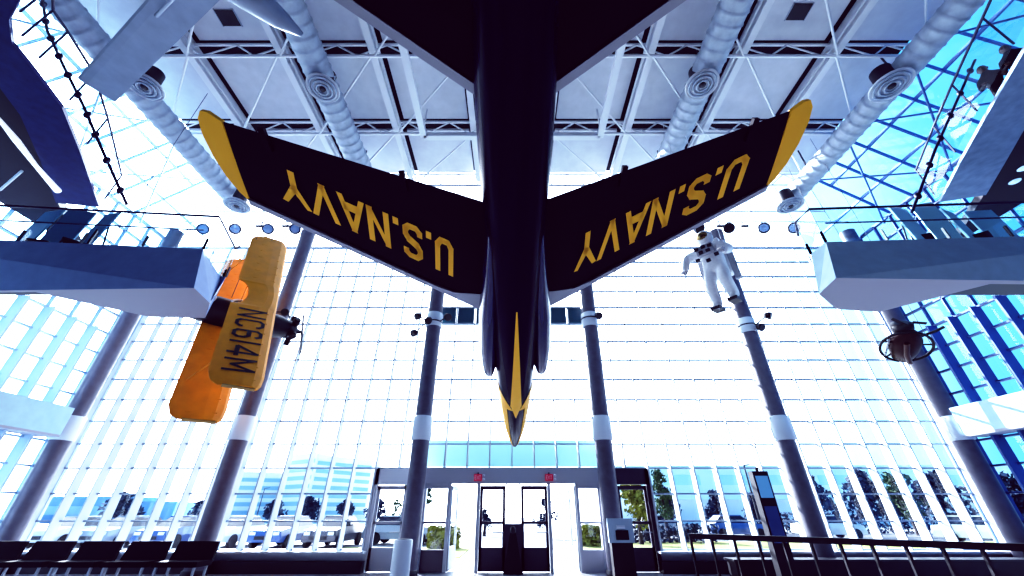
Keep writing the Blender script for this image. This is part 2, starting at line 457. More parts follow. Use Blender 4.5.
def exit_sign(x, label):
    t = thing('exit_sign', label, 'sign', (x, PY - .16, 2.62), group='exit signs over the doors')
    MB().b2((-.13, -.04, -.1), (.13, .04, .1)).build('sign_box', M['red'], t)
    mb = MB(); text(mb, 'EXIT', lambda u, v: (-.10 + .2 * u, -.045, -.06 + .12 * v), .14); mb.build('lettering', M['white'], t)
    mb = MB(); mb.ball((.20, -.04, .06), .045, 8, 6); mb.ball((.20, -.04, -.05), .04, 8, 6); mb.build_each('emergency_lamp', M['collar'], t)
    MB().b2((-.02, .0, .08), (.02, .05, .16)).build('bracket', M['dark'], t)
exit_sign(at(478, 476, Y=PY - .16).x, 'small dark red exit sign on the header left of the jet nose')
exit_sign(at(549, 476, Y=PY - .16).x, 'small dark red exit sign on the header right of the jet nose')
# dark easel sign between the closed doors
t = thing('easel_sign', 'dark tapered easel sign standing before the central door post', 'sign', (.03, 14.2, 0))
MB().prism([(-.30,-.05,0),(.30,-.05,0),(.30,.05,0),(-.30,.05,0)], [(-.09,.0,1.05),(.09,.0,1.05),(.09,.04,1.05),(-.09,.04,1.05)]).build('sign_board', M['black'], t)
MB().ball((0, .02, 1.12), (.09, .05, .11), 10, 8).build('sign_top', M['dark'], t)

# ------------------------------------------------------------------ columns
def column(x, label, zt, lit):
    t = thing('steel_column', label, 'column', (x, 14.0, 0), group='round columns along the glass front')
    MB().lathe((0, 0, 0), [(.29, 0), (.29, zt)], 28).build('shaft', M['col'], t)
    MB().lathe((0, 0, 3.72), [(.30, 0), (.335, .02), (.335, .78), (.30, .80)], 28).build('collar', M['collar'], t)
    if lit: MB().lathe((0, 0, lit), [(.30, 0), (.325, .02), (.325, .58), (.30, .60)], 28).build('collar', M['collar'], t)
    MB().lathe((0, 0, 0), [(.34, 0), (.34, .12), (.29, .14)], 28).build('base_ring', M['dark'], t)
    mb = MB(); mb.tube([(-.31, -.1, 3.75), (-.42, -.12, 3.8), (-.42, -.12, 4.4), (-.31, -.1, 4.45)], .015, 6); mb.build('handle', M['collar'], t)
CX = [-2.5*B + .15, -1.5*B, -.5*B, .5*B, 1.5*B, 2.5*B - .15]
cl = ['grey round column at the far left corner of the glass front', 'grey round column behind the yellow biplane',
      'grey round column left of the entrance doors', 'grey round column right of the entrance doors',
      'grey round column under the white spacesuit', 'grey round column under the brown ring machine at the right corner']
for x, l, lit in zip(CX, cl, (0, 0, 7.95, 7.95, 7.7, 0)): column(x, l, 12.75, lit)
def flood(x, z, label, arms):
    t = thing('column_spotlights', label, 'spotlight', (x, 14.0, z), group='spotlights clamped on the columns')
    MB().torus((0, 0, 0), .32, .03, n=24).build('clamp_ring', M['dark'], t)
    for (dx, dy, dz, s_) in arms:
        e = V((dx, dy, dz)); b_ = V((dx, dy, 0)).normalized() * .3
        MB().tube([b_, e], .025, 6).build('arm', M['dark'], t)
        h = MB(); h.lathe(e, [(.06, -.10), (.13, -.02), (.15, .14), (.14, .15)], 14, axis=(dx, -.6, -.5)); h.build('lamp_head', M['black'], t)
flood(CX[2], 8.15, 'cluster of dark spotlights on the column left of the doors', [(-.55, -.35, .15, 1), (.55, -.35, .12, 1), (-.62, -.3, -.55, 1), (-.1, -.5, -.1, 1)])
flood(CX[3], 8.3, 'dark spotlight on the column right of the doors', [(.25, -.42, .0, 1)])
flood(CX[4], 8.0, 'dark spotlight on an arm of the column under the spacesuit', [(.75, -.3, .35, 1), (.2, -.42, -.2, 1)])
flood(CX[1], 8.5, 'dark spotlight on the column behind the biplane', [(.35, -.35, .0, 1)])

# ------------------------------------------------------------------ roof steel, ducts, ceiling fittings
for k, (y, side) in enumerate(zip(TY[2:6], ('nearest overhead truss above the tail of the jet', 'second white roof truss above the jet tail', 'white roof truss just above the wing tips of the jet', 'white roof truss at the front edge of the ceiling'))):
    t = thing('roof_truss', 'white tubular ' + side if 'white' not in side else side, 'truss', (0, y, 14.0), group='white roof trusses')
    yy = .05
    MB().tube([(-CE, 0, 0), (CE, 0, 0)], .055, 8).build('bottom_chord', M['white'], t)
    MB().tube([(-CE, yy, .75), (CE, yy, .75)], .05, 8).build('top_chord', M['white'], t)
    mb = MB()
    for i in range(16):
        xa = -CE + 2 * CE * i / 16; xm = xa + CE / 16; xb = xa + CE / 8
        mb.tube([(xa, 0, 0), (xm, yy, .72)], .028, 6); mb.tube([(xm, yy, .72), (xb, 0, 0)], .028, 6)
    mb.build('web', M['white'], t)
    mb = MB()
    if k < 3:
        L = TY[3 + k] - y
        for x in (1.48, 4.44, 7.4, 10.2):
            for sg in (-1, 1): mb.tube([(sg * x, 0, -.02), (sg * (x + 2.85), L, -.02)], .035, 6)
        mb.build_each('brace', M['white'], t)
words = ['fourth', 'third', 'second', 'first', 'first', 'second', 'third', 'fourth']
for i, x in enumerate(BX):
    t = thing('ceiling_beam', 'pale steel ceiling beam, %s from the jet on the %s' % (words[i], 'left' if i < 4 else 'right'), 'beam', (x, 0, 14.55), group='steel beams running along the ceiling')
    mb = MB(); mb.b2((-.11, -8, -.32), (.11, CY, -.26)); mb.b2((-.03, -8, -.26), (.03, CY, .3)); mb.build('beam_web', M['white'], t)
    sgn = 1 if x > 0 else -1
    MB().b2((-sgn * .17 - .03, -8, -.20), (-sgn * .17 + .03, CY, -.12)).build('conduit', M['collar'], t)
def duct(x, z, r_, y1, label):
    t = thing('spiral_duct', label, 'duct', (x, 0, z), group='round ducts under the ceiling')
    rings = []; y = -8
    prof = []
    while y < y1:
        prof += [(r_, y), (r_ + .025, y + .05), (r_, y + .10), (r_, y + .30)]; y += .33
    rings = [[V((rr * math.cos(2*PI*k/22), yy, rr * math.sin(2*PI*k/22))) for k in range(22)] for rr, yy in prof]
    MB().loft(rings, True).build('duct_pipe', M['duct'], t)
    mb = MB()
    for y in (-1, 3, 7, 11): mb.bar((-.0, y, r_), (0, y, 14.7 - z), .04, .04)
    mb.build_each('hanger', M['dark'], t)
    return t
duct(-6.1, 13.6, .42, 11.9, 'round spiral duct above the left wing of the jet')
duct(6.1, 13.6, .42, 11.9, 'round spiral duct above the right wing of the jet')
duct(-12.0, 13.3, .38, 12.2, 'round spiral duct along the left skylight')
duct(12.0, 13.3, .38, 12.2, 'round spiral duct along the right skylight')
def diffuser(px, py, z, R_, label):
    p = at(px, py, Z=z)
    t = thing('air_diffuser', label, 'air vent', p, group='round louvred air diffusers')
    MB().lathe((0, 0, 0), [(R_, 0), (R_ * .98, -.05), (R_ * .9, .0), (R_ * .6, .14)], 28).build('outer_cone', M['collar'], t)
    for k, f in enumerate((.78, .56, .34)):
        MB().torus((0, 0, -.04 - .02 * k), R_ * f, .035, n=28).build('louvre_ring', M['duct'], t)
    MB().ball((0, 0, -.06), (R_ * .2, R_ * .2, .05), 12, 6).build('centre_cap', M['dark'], t)
    MB().lathe((0, 0, .10), [(R_ * .55, 0), (R_ * .5, .6)], 20).build('neck', M['dark'], t)
diffuser(145, 86, 12.9, .50, 'round air diffuser beside the tip of the grey glider wing')
diffuser(323, 88, 13.1, .50, 'round air diffuser under the duct above the left wing')
diffuser(702, 84, 13.1, .50, 'round air diffuser under the duct above the right wing')
diffuser(891, 85, 12.9, .56, 'round air diffuser by the right skylight, seen as a dark disc')
diffuser(790, 205, 12.5, .50, 'washed-out round diffuser below the right wing tip')
diffuser(237, 205, 12.5, .50, 'washed-out round diffuser below the left wing tip')
for px, py, l in ((228, 18, 'small dark square ceiling vent left of the jet'), (799, 12, 'small dark square ceiling vent right of the jet')):
    p = at(px, py, Z=ZC - .02)
    t = thing('ceiling_vent', l, 'air vent', p, group='square ceiling vents')
    MB().b2((-.28, -.22, -.02), (.28, .22, .02)).build('grille', M['dark'], t)
    mb = MB(); mb.b2((-.31, -.25, -.01), (-.28, .25, .03)); mb.b2((.28, -.25, -.01), (.31, .25, .03)); mb.build_each('vent_frame', M['duct'], t)
# rigging frame the jet hangs from
t = thing('rigging_frame', 'white steel rigging frame under the ceiling above the jet', 'frame', (0, 0, 13.4))
for sg in (-1, 1): MB().bar((sg * 3.2, 1.0, 0), (sg * 3.2, 9.28, 0), .22, .16).build('side_rail', M['white'], t)
for y in (1.0, 9.28): MB().bar((-3.2, y, 0), (3.2, y, 0), .2, .16).build('cross_rail', M['white'], t)
mb = MB()
for sg in (-1, 1):
    for y in (1.2, 5, 9.1): mb.tube([(sg * 3.2, y, 0), (sg * 3.2, y, 1.3)], .03, 6)
mb.build_each('hanger', M['white'], t)
# lamp bar and lamps over the front glass
LY = 13.75; LZ = 12.85
t = thing('lamp_bar', 'thin pale lighting pipe running above the glass front', 'light bar', (0, LY, LZ + .32))
MB().tube([(-XW + .4, 0, 0), (XW - .4, 0, 0)], .03, 8).build('pipe', M['white'], t)
mb = MB()
for x in (-11.5, -10.3, -9.4, 8.4, 9.5, 10.6): mb.box((x, -.05, -.3), (.36, .1, .08)); mb.bar((x, 0, -.26), (x, 0, 0), .03, .03)
mb.build_each('cable_box', M['dark'], t)
def lamp(px, py, label, blue):
    p = at(px, py, Y=LY)
    t = thing('round_spotlight', label, 'lamp', p, group='round lamps hanging above the glass front')
    ax = (EYE - p).normalized()
    MB().lathe((0, 0, 0), [(.12, -.22), (.22, -.1), (.25, .05), (.23, .07)], 18, axis=ax).build('housing', M['dark'], t)
    MB().lathe(ax * .071, [(.18, 0), (.14, .02), (.02, .03)], 18, axis=ax).build('lens', M['lens'] if blue else M['black'], t)
    MB().bar((0, 0, .2), (0, 0, LZ + .32 - p.z), .03, .03).build('yoke', M['dark'], t)
for k, px in enumerate((203, 235, 268, 295)):
    lamp(px, 229, ['outermost', 'second', 'third', 'innermost'][k] + ' round lamp of the row left of the jet', True)
for k, px in enumerate((699, 729, 764, 794)):
    lamp(px, 228, ['innermost', 'second', 'third', 'outermost'][k] + ' round lamp of the row right of the jet', k > 1)
# festoon cables
for pts, l in (([(42, -4), (47, 30), (63, 65), (83, 105), (100, 145), (127, 205)], 'dark beaded cable hanging by the left skylight'),
               ([(975, 60), (955, 105), (935, 150), (912, 212)], 'dark slanting cable by the right skylight')):
    zz = [11.6 - 4.4 * i / (len(pts) - 1) for i in range(len(pts))]
    P_ = [at(a, b_, Z=z) for (a, b_), z in zip(pts, zz)]
    t = thing('hanging_cable', l, 'cable', P_[0])
    MB().tube([p - P_[0] for p in P_], .03, 6).build('wire', M['cable'], t)
    mb = MB()
    for i in range(len(P_) - 1):
        for f in (.25, .75): mb.ball(P_[i].lerp(P_[i+1], f) - P_[0], (.06, .06, .09), 8, 6)
    mb.build_each('bead', M['cable'], t)

# ------------------------------------------------------------------ the jet
ph, ps, ro = .3608, -.0041, -.0527
K = .97
Rr = Matrix.Rotation(ro, 3, 'Y'); Rp = Matrix.Rotation(-ph, 3, 'X'); Ry = Matrix.Rotation(ps, 3, 'Z')
JM = Matrix.Translation(V((.0833 * K, 12.8013 * K, 1.7746 * K + 1.6))) @ (Ry @ Rp @ Rr).to_4x4() @ Matrix.Scale(K, 4)
jet = thing('fighter_jet', 'dark blue navy jet hung nose-down with yellow lettering under its swept wings', 'airplane', mat=JM)
def ell(s_, w_, zb, zt, n=28, x0=0, p=2.3):
    out = []
    for k in range(n):
        a = 2 * PI * k / n; c_, s2 = math.cos(a), math.sin(a)
        cx = math.copysign(abs(c_) ** (2 / p), c_); sz = math.copysign(abs(s2) ** (2 / p), s2)
        out.append(V((x0 + w_ * cx, -s_, (zt + zb) / 2 + (zt - zb) / 2 * sz)))
    return out
FS = [(0, .015, -.02, .02), (.12, .06, -.09, .07), (.5, .15, -.20, .17), (1.3, .28, -.36, .33), (2.5, .39, -.52, .56), (3.4, .46, -.60, .85), (4.5, .52, -.66, 1.0),
      (5.5, .55, -.68, .92), (6.6, .55, -.68, .80), (7.6, .54, -.66, .74), (8.4, .57, -.63, .70), (9.3, .60, -.60, .68), (10.3, .60, -.56, .66), (11.2, .56, -.50, .62), (12.4, .50, -.42, .56), (13.4, .43, -.33, .50), (13.9, .40, -.30, .46)]
FS2 = []
for (a, b_) in zip(FS, FS[1:]):
    for i in range(3): FS2.append(tuple(a[j] + (b_[j] - a[j]) * i / 3 for j in range(4)))
FS2.append(FS[-1])
MB().loft([ell(*f) for f in FS2], True).build('fuselage', M['navy'], jet)
MB().lathe((0, -13.88, .08), [(.36, 0), (.33, .35), (.28, .36), (.24, .1)], 24, axis=(0, -1, 0)).build('exhaust_nozzle', M['dark'], jet)
# canopy on top
MB().loft([ell(s_, w_, zb, zt, 18) for s_, w_, zb, zt in ((2.3, .05, .50, .54), (2.8, .26, .5, .92), (3.4, .31, .7, 1.22), (4.2, .30, .85, 1.25), (5.0, .2, .85, 1.05), (5.4, .04, .85, .92))], True).build('canopy', M['cglass'], jet)
for sg in (-1, 1):
    st = [(3.86, .63, .14, -.30, .50), (4.0, .63, .17, -.36, .56), (4.8, .61, .225, -.42, .60), (5.8, .55, .225, -.46, .56), (6.8, .48, .16, -.44, .45), (7.6, .44, .11, -.40, .40), (8.4, .42, .06, -.2, .2)]
    MB().loft([ell(s_, w_, zb, zt, 20, sg * x0, 2.6) for s_, x0, w_, zb, zt in st], True).build('air_intake', M['navy_side'], jet)
    MB().loft([ell(3.84, .11, -.25, .45, 16, sg * .63, 2.6), ell(3.9, .11, -.25, .45, 16, sg * .63, 2.6)], True).build('intake_mouth', M['black'], jet)
    # wing: outline in (x, s)
    LE = lambda x: 5.72 + (x - .8) * .692
    TE = lambda x: 8.22 + (x - .6) * .372
    W = MB(); xs = [.45, .8, 1.5, 2.2, 3.0, 3.8, 4.46]
    def sec(x):
        le, te = LE(x) + .02, TE(x); c_ = te - le; th = .05 * c_
        pr = [(0, 0), (.08, .42), (.25, .5), (.6, .4), (1, .04), (1, -.04), (.6, -.4), (.25, -.5), (.08, -.42)]
        if x > 4.4: le = LE(4.60) + .02; c_ = TE(4.46) - le
        return [V((sg * (x + (.14 * (1 - u) if x > 4.4 else 0)), -(le + c_ * u), .2 + th * v_)) for u, v_ in pr]
    W.loft([sec(x) for x in xs], True, False)
    wing = W.build('wing', M['navy_under'], jet)
    # yellow curved tip
    tp = [(4.58, LE(4.60) - .01), (4.68, 8.52), (4.77, 8.80), (4.82, 9.15), (4.82, 9.50), (4.77, 9.72), (4.69, 9.82), (4.60, 9.80), (4.45, TE(4.46)), (4.53, 8.9)]
    o = lambda z: [V((sg * x, -s_, z)) for x, s_ in tp]
    MB().prism(o(.16), o(.24)).build('wing_tip', M['yellow'], wing)
    # bare metal leading edge
    mb = MB(); n = 12
    bot = []; 
    for i in range(n + 1):
        x = .62 + (4.58 - .62) * i / n
        d = .42 * max(0, 1 - (x - .62) / .75) + .07
        bot.append((x, LE(x) - .03, LE(x) + d))
    for (xa, fa, ba), (xb, fb, bb) in zip(bot, bot[1:]):
        mb.add([V((sg*xa, -fa, .12)), V((sg*xb, -fb, .12)), V((sg*xb, -bb, .125)), V((sg*xa, -ba, .125)),
                V((sg*xa, -fa, .26)), V((sg*xb, -fb, .26)), V((sg*xb, -bb, .262)), V((sg*xa, -ba, .262))],
               [(0,1,2,3), (4,7,6,5), (0,4,5,1), (3,2,6,7)])
    mb.build('leading_edge', M['silver'], wing)
    # lettering under the wing
    mb = MB()
    zl = .2 - .088
    def fn(u, v_):
        if sg < 0:
            x = -1.17 - 2.70 * u; s_ = 7.42 + (-1.17 - x) * .583 - (.82 - .20 * u) * v_; x -= .09 * v_
        else:
            x = 4.02 - 2.80 * u; s_ = 7.49 + (x - 1.27) * .566 - (.68 + .17 * u) * v_; x += .03 * v_
        return V((x, -s_, zl))
    text(mb, 'U.S.NAVY', fn, .23, .15)
    mb.build('lettering', M['yellow'], wing)
    # small actuator fairings on the trailing edge
    for x in (1.9, 3.9):
        MB().bar((sg * x, -(TE(x) - .25), .15), (sg * x, -(TE(x) + .12), .15), .09, .08).build('hinge_fairing', M['navy_under'], wing)
    # tailplane
    LT = lambda x: 10.05 + (x - .6) * .66
    TT = lambda x: 12.0 + (x - .6) * .36
    def sect(x):
        le, te = LT(x), TT(x); c_ = te - le
        return [V((sg * x, -(le + c_ * u), .1 + .05 * c_ * v_)) for u, v_ in ((0, 0), (.1, .45), (.4, .5), (1, .04), (1, -.04), (.4, -.5), (.1, -.45))]
    tl = MB().loft([sect(x) for x in (.4, 1.2, 2.0, 2.75)], True, False).build('tailplane', M['navy_under'], jet)
    mb = MB()
    for xa, xb in ((.55, 1.6), (1.6, 2.75)):
        mb.add([V((sg*xa, -(LT(xa)-.05), .04)), V((sg*xb, -(LT(xb)-.05), .04)), V((sg*xb, -(LT(xb)+.10), .03)), V((sg*xa, -(LT(xa)+.10), .03)),
                V((sg*xa, -(LT(xa)-.05), .16)), V((sg*xb, -(LT(xb)-.05), .16)), V((sg*xb, -(LT(xb)+.10), .17)), V((sg*xa, -(LT(xa)+.10), .17))],
               [(0,1,2,3), (4,7,6,5), (0,4,5,1), (3,2,6,7)])
    mb.build('leading_edge', M['silver'], tl)
fin = [(10.0, .6), (11.6, 2.5), (13.0, 2.6), (13.3, .5)]
MB().prism([V((-.05, -s_, z)) for s_, z in fin], [V((.05, -s_, z)) for s_, z in fin]).build('tail_fin', M['navy'], jet)
# nose arrow and edge stripes wrapped on the fuselage underside
def fprof(s_):
    for a, b_ in zip(FS, FS[1:]):
        if a[0] <= s_ <= b_[0]:
            f = (s_ - a[0]) / (b_[0] - a[0]); return [a[j] + (b_[j] - a[j]) * f for j in range(4)]
def under(s_, x, off=.012):
    _, w_, zb, zt = fprof(s_); p = 2.3
    w2 = w_ + off; x = max(-w2 * .985, min(w2 * .985, x))
    hz = ((1 - abs(x / w2) ** p) ** (1 / p)) * ((zt - zb) / 2 + off)
    return V((x, -s_, (zt + zb) / 2 - hz))
mb = MB()
def strip(fa, fb, s0, s1, n=14, m=4):
    for i in range(n):
        sa, sb = s0 + (s1 - s0) * i / n, s0 + (s1 - s0) * (i + 1) / n
        for j in range(m):
            q4 = []
            for s_, f in ((sa, j / m), (sb, j / m), (sb, (j + 1) / m), (sa, (j + 1) / m)):
                a, b_ = fa(s_), fb(s_); q4.append(under(s_, a + (b_ - a) * f))
            mb.add(q4, [(0, 1, 2, 3)])
sh = lambda s_: .015 + .125 * (6.3 - s_) / (6.3 - 3.0)
strip(lambda s_: -sh(s_), sh, 2.95, 6.3)
W_ = lambda s_: fprof(s_)[1]
# arrow head: V of yellow running from the sides to the centre, then edges to the tip
strip(lambda s_: -W_(s_) * .97, lambda s_: -W_(s_) * .97 + max(.0, W_(s_) * .97 * (3.55 - s_) / 1.0), 2.75, 3.55, 8, 6)
strip(lambda s_: W_(s_) * .97 - max(.0, W_(s_) * .97 * (3.55 - s_) / 1.0), lambda s_: W_(s_) * .97, 2.75, 3.55, 8, 6)
strip(lambda s_: -W_(s_) * .97 * max(0, min(1, (2.95 - s_) / .4)) * 0 - .14 * max(0, (s_ - 2.35) / .65), lambda s_: .14 * max(0, (s_ - 2.35) / .65), 2.35, 3.0, 6, 4)
strip(lambda s_: -W_(s_) * .98, lambda s_: -W_(s_) * (.98 - .42 * min(1, s_ / .8 + .3)), .12, 2.95, 14, 4)
strip(lambda s_: W_(s_) * (.98 - .42 * min(1, s_ / .8 + .3)), lambda s_: W_(s_) * .98, .12, 2.95, 14, 4)
mb.build('nose_arrow', M['yellow'], jet)
mb = MB()
JI = JM.inverted()
for (x, s_, z) in ((0, 5.0, 1.0), (-.5, 10.5, .5), (.5, 10.5, .5)):
    a = JM @ V((x, -s_, z)); b_ = V((a.x, a.y, 14.7)); mb.tube([JI @ a, JI @ b_], .012, 5)
mb.build_each('suspension_cable', M['cable'], jet)

# ------------------------------------------------------------------ yellow biplane, hung in a steep bank
p_bot = at(234, 387, Y=9.0) ; p_top = at(271, 240, Y=11.7)
rt = (p_bot - p_top); span = rt.length; rt.normalize()
f0 = (V((1, 0, 0)) - rt * rt.x).normalized(); u0 = rt.cross(f0)
al = math.radians(38)
fw = f0 * math.cos(al) - u0 * math.sin(al); up = rt.cross(fw)
ctr = (p_bot + p_top) / 2
GAP = 1.28
org = ctr - up * GAP
BM = Matrix.Translation(org) @ Matrix((rt, fw, up)).transposed().to_4x4()
bp = thing('yellow_biplane', 'yellow biplane hung in a steep bank beside the left balcony', 'airplane', mat=BM)
CH = 1.18; HS = span / 2
def wing_panel(name, z, y0, cut, parent, m):
    xs = [-HS, -HS + .12, -HS + .4, -.75, -.62, -.56, -.48, -.36, -.22, 0, .22, .36, .48, .56, .62, .75, HS - .4, HS - .12, HS]
    rings = []
    for x in xs:
        e = 1.0
        if abs(x) > HS - .3: e = 1 - .30 * ((abs(x) - (HS - .3)) / .3) ** 2
        c_ = CH * e; cutd = cut * math.sqrt(max(0, 1 - (abs(x) / .62) ** 2))
        le = y0 + CH / 2 - (CH - c_) * .3; te = le - c_ + cutd; cc = le - te
        th = .13
        pr = [(0, 0), (.06, .45), (.2, .8), (.4, .75), (.7, .42), (1, .04), (1, -.04), (.5, -.14), (.15, -.2), (.04, -.2)]
        rings.append([V((x, le - cc * u, z + th * v_)) for u, v_ in pr])
    o = MB().loft(rings, True, False).build(name, m, parent)
    mb = MB()
    n_r = 16
    for i in range(n_r + 1):
        x = -HS + .2 + (2 * HS - .4) * i / n_r
        if abs(x) < .7: continue
        mb.bar((x, y0 + CH / 2 - .2, z + .106), (x, y0 - CH / 2 + .35, z + .055), .02, .012)
    mb.build_each('wing_rib', m, o)
    mb = MB()
    for sg in (-1, 1): mb.b2((sg * (HS - .0), y0 - .25, z - .02), (sg * (HS + .03), y0 + .42, z + .06))
    mb.build_each('wing_tip', M['bedge'], o)
    return o
uw = wing_panel('upper_wing', GAP, 0, .36, bp, M['by'])
lw = wing_panel('lower_wing', 0, -.42, 0, bp, M['by'])
mb = MB()
text(mb, 'NC614M', lambda u, v_: V((.80 + 2.5 * u, -.36 + .70 * v_, GAP + .118 - .10 * max(0, (.18 - (-.36 + .70 * v_))) / 1.0)), .15, .16)
mb.build('lettering', M['black'], uw)
fr = [(1.25, .26, .0, .62), (.9, .36, -.05, .72), (.2, .40, -.08, .80), (-.8, .40, -.08, .84), (-1.8, .34, .0, .80), (-3.2, .20, .2, .68), (-4.6, .06, .36, .56)]
bf = MB().loft([[V((w_ * math.cos(2*PI*k/16), y, (zt+zb)/2 + (zt-zb)/2 * math.sin(2*PI*k/16))) for k in range(16)] for y, w_, zb, zt in fr], True).build('fuselage', M['black'], bp)
mb = MB(); mb.lathe((0, 1.25, .33), [(.30, 0), (.28, .16), (.10, .26), (.05, .40)], 16, axis=(0, 1, 0)); mb.build('engine_hub', M['dark'], bp)
for k in range(5):
    a = 2 * PI * k / 5 + .3
    mb = MB(); d = V((math.cos(a), 0, math.sin(a))); p0 = V((0, 1.36, .33))
    mb.tube([p0 + d * .2, p0 + d * .52], .085, 8)
    for h in (.28, .34, .40, .46): mb.tube([p0 + d * h, p0 + d * (h + .02)], .12, 8)
    mb.build('cylinder', M['black'], bp)
mb = MB(); mb.bar((-1.0, 1.68, .33), (1.0, 1.68, .33), .03, .14, (0, 0, 1)); mb.build_each('propeller', M['dark'], bp)
for sg in (-1, 1):
    for x, ya, yb in ((2.6, .3, -.2), (2.6, -.35, -.85), (.45, .3, .2), (.45, -.3, -.3)):
        MB().tube([(sg * x, ya, GAP - .02), (sg * (x if x > 1 else .3), yb, .1 if x > 1 else .7)], .018, 6).build('wing_strut', M['by'], bp)
    w_ = MB().torus((sg * .75, .55, -.62), .24, .09, axis=(1, 0, 0), n=20).build('wheel', M['tyre'], bp)
    MB().tube([(sg * .3, .6, .0), (sg * .72, .55, -.62)], .035, 6).build('gear_leg', M['dark'], bp)
mb = MB()
for y in (-.3, -1.15): mb.torus((0, y, .80), .22, .04, n=16)
mb.build_each('cockpit_rim', M['silver'], bp)
mb = MB(); mb.add([(-.2, .05, .82), (.2, .05, .82), (.15, -.05, 1.06), (-.15, -.05, 1.06)], [(0,1,2,3)]); mb.build('windscreen', M['rail'], bp)
tf = [(-3.9, .5), (-4.25, 1.0), (-4.6, 1.0), (-4.85, .5)]
MB().prism([V((-.03, y, z)) for y, z in tf], [V((.03, y, z)) for y, z in tf]).build('rudder', M['by'], bp)
tpn = [(0, -3.9), (.85, -4.1), (.85, -4.6), (0, -4.8), (-.85, -4.6), (-.85, -4.1)]
MB().prism([V((x, y, .5)) for x, y in tpn], [V((x, y, .55)) for x, y in tpn]).build('tailplane', M['by'], bp)
BI = BM.inverted(); mb = MB()
for p in (V((-HS + .3, 0, GAP)), V((-1.2, -.5, .05)), V((0, -3.6, .55))):
    a = BM @ p; mb.tube([p, BI @ V((a.x, a.y, min(14.8, ZC - max(0, (abs(a.x) - CE)) * .8 - .2)))], .01, 5)
mb.build_each('suspension_cable', M['cable'], bp)

# ------------------------------------------------------------------ grey glider up left
gp = at(221, -40, Z=9.6)
w_end = at(97, 90, Z=9.6)
wd = (w_end - gp); wl = wd.length; wd.normalize()
gz = V((0, 0, 1)); gy = gz.cross(wd); gy.normalize()
GM = Matrix.Translation(gp) @ Matrix((wd, gy, gz)).transposed().to_4x4()
gl = thing('grey_glider', 'grey glider overhead at upper left with a square wing tip', 'airplane', mat=GM)
CHG = .64
pr = [(.5, 0), (.44, .06), (.25, .11), (-.1, .08), (-.5, .012), (-.5, -.012), (-.1, -.03), (.25, -.05), (.44, -.04)]
MB().loft([[V((x, CHG * u, CHG * v_ )) for u, v_ in pr] for x in (-wl, -wl * .5, 0, wl * .5, wl * .97, wl)], True, False).build('wing', M['grey'], gl)
tip = GM.inverted() @ at(301, 36, Z=9.3)
td = 1 if tip.y > 0 else -1
MB().loft([[V((rx * math.cos(2*PI*k/14) + tip.x * f, tip.y * f2, -.25 + (-.0) + rz * math.sin(2*PI*k/14))) for k in range(14)] for f, f2, rx, rz in
    ((0, -.9, .05, .08), (0, -.75, .22, .3), (0, -.4, .32, .42), (.05, .1, .32, .40), (.3, .4, .26, .3), (.65, .75, .17, .2), (1, 1, .04, .06))], True).build('fuselage', M['grey'], gl)
MB().prism([V((tip.x * .93 + a, tip.y * .92 + b_, -.05)) for a, b_ in ((-1.0, -.25), (1.0, -.25), (1.0, .2), (-1.0, .2))], [V((tip.x * .93 + a, tip.y * .92 + b_, .0)) for a, b_ in ((-1.0, -.25), (1.0, -.25), (1.0, .2), (-1.0, .2))]) if False else None
mb = MB()
for x in (-wl * .5, wl * .45): mb.tube([(x, 0, .05), (x, 0, 4.9)], .012, 5)
mb.build_each('suspension_cable', M['cable'], gl)
mb = MB()
for sg in (-1, 1): mb.tube([(sg * wl * .4, .1, -.03), (sg * .25, .1, -.45)], .03, 6)
mb.build_each('wing_strut', M['grey'], gl)

# ------------------------------------------------------------------ spacesuit
def skin_body(name, verts, edges_, radii, m, parent, sub=2):
    me = bpy.data.meshes.new(name); me.from_pydata(verts, edges_, []); o = bpy.data.objects.new(name, me); C.objects.link(o)
    sk = o.modifiers.new('skin', 'SKIN'); sk.use_smooth_shade = True
    for i, r_ in enumerate(radii):
        v_ = me.skin_vertices[0].data[i]; v_.radius = (r_, r_) if not isinstance(r_, tuple) else r_
    me.skin_vertices[0].data[0].use_root = True
    sd = o.modifiers.new('sub', 'SUBSURF'); sd.levels = sub; sd.render_levels = sub
    me.materials.append(m)
    if parent is not None: o.parent = parent
    return o
ap = at(715, 268, Y=9.1)
AM = Matrix.Translation(ap) @ Matrix.Rotation(math.radians(-48), 4, 'Z') @ Matrix.Rotation(math.radians(6), 4, 'X') @ Matrix.Scale(1.22, 4)
ast = thing('hanging_spacesuit', 'white spacesuit with backpack floating beside the right column', 'spacesuit', mat=AM)
verts = [(0,0,0),(0,.02,.25),(0,.02,.48),(0,0,.62),            # pelvis, waist, chest, neck
         (-.24,0,.50),(-.52,-.10,.44),(-.56,-.24,.16),(-.56,-.30,.06),   # arm toward viewer
         (.24,0,.50),(.44,-.06,.28),(.42,-.34,.16),(.40,-.44,.14),
         (-.13,0,-.10),(-.17,-.18,-.45),(-.18,-.04,-.86),(-.18,-.16,-.95),
         (.13,0,-.10),(.18,-.26,-.40),(.2,-.02,-.76),(.2,-.14,-.86)]
eds = [(0,1),(1,2),(2,3),(2,4),(4,5),(5,6),(6,7),(2,8),(8,9),(9,10),(10,11),(0,12),(12,13),(13,14),(14,15),(0,16),(16,17),(17,18),(18,19)]
rad = [.21,.22,.25,.15,.14,.115,.10,.08,.14,.115,.10,.08,.16,.145,.12,.11,.16,.145,.12,.11]
skin_body('suit_body', verts, eds, rad, M['suit'], ast)
MB().ball((0, -.02, .80), (.19, .2, .2), 18, 12).build('helmet', M['suit'], ast)
MB().ball((0, -.09, .81), (.15, .15, .14), 16, 10).build('visor', mat('gold_visor', (.25, .18, .08), .1, .8), ast)
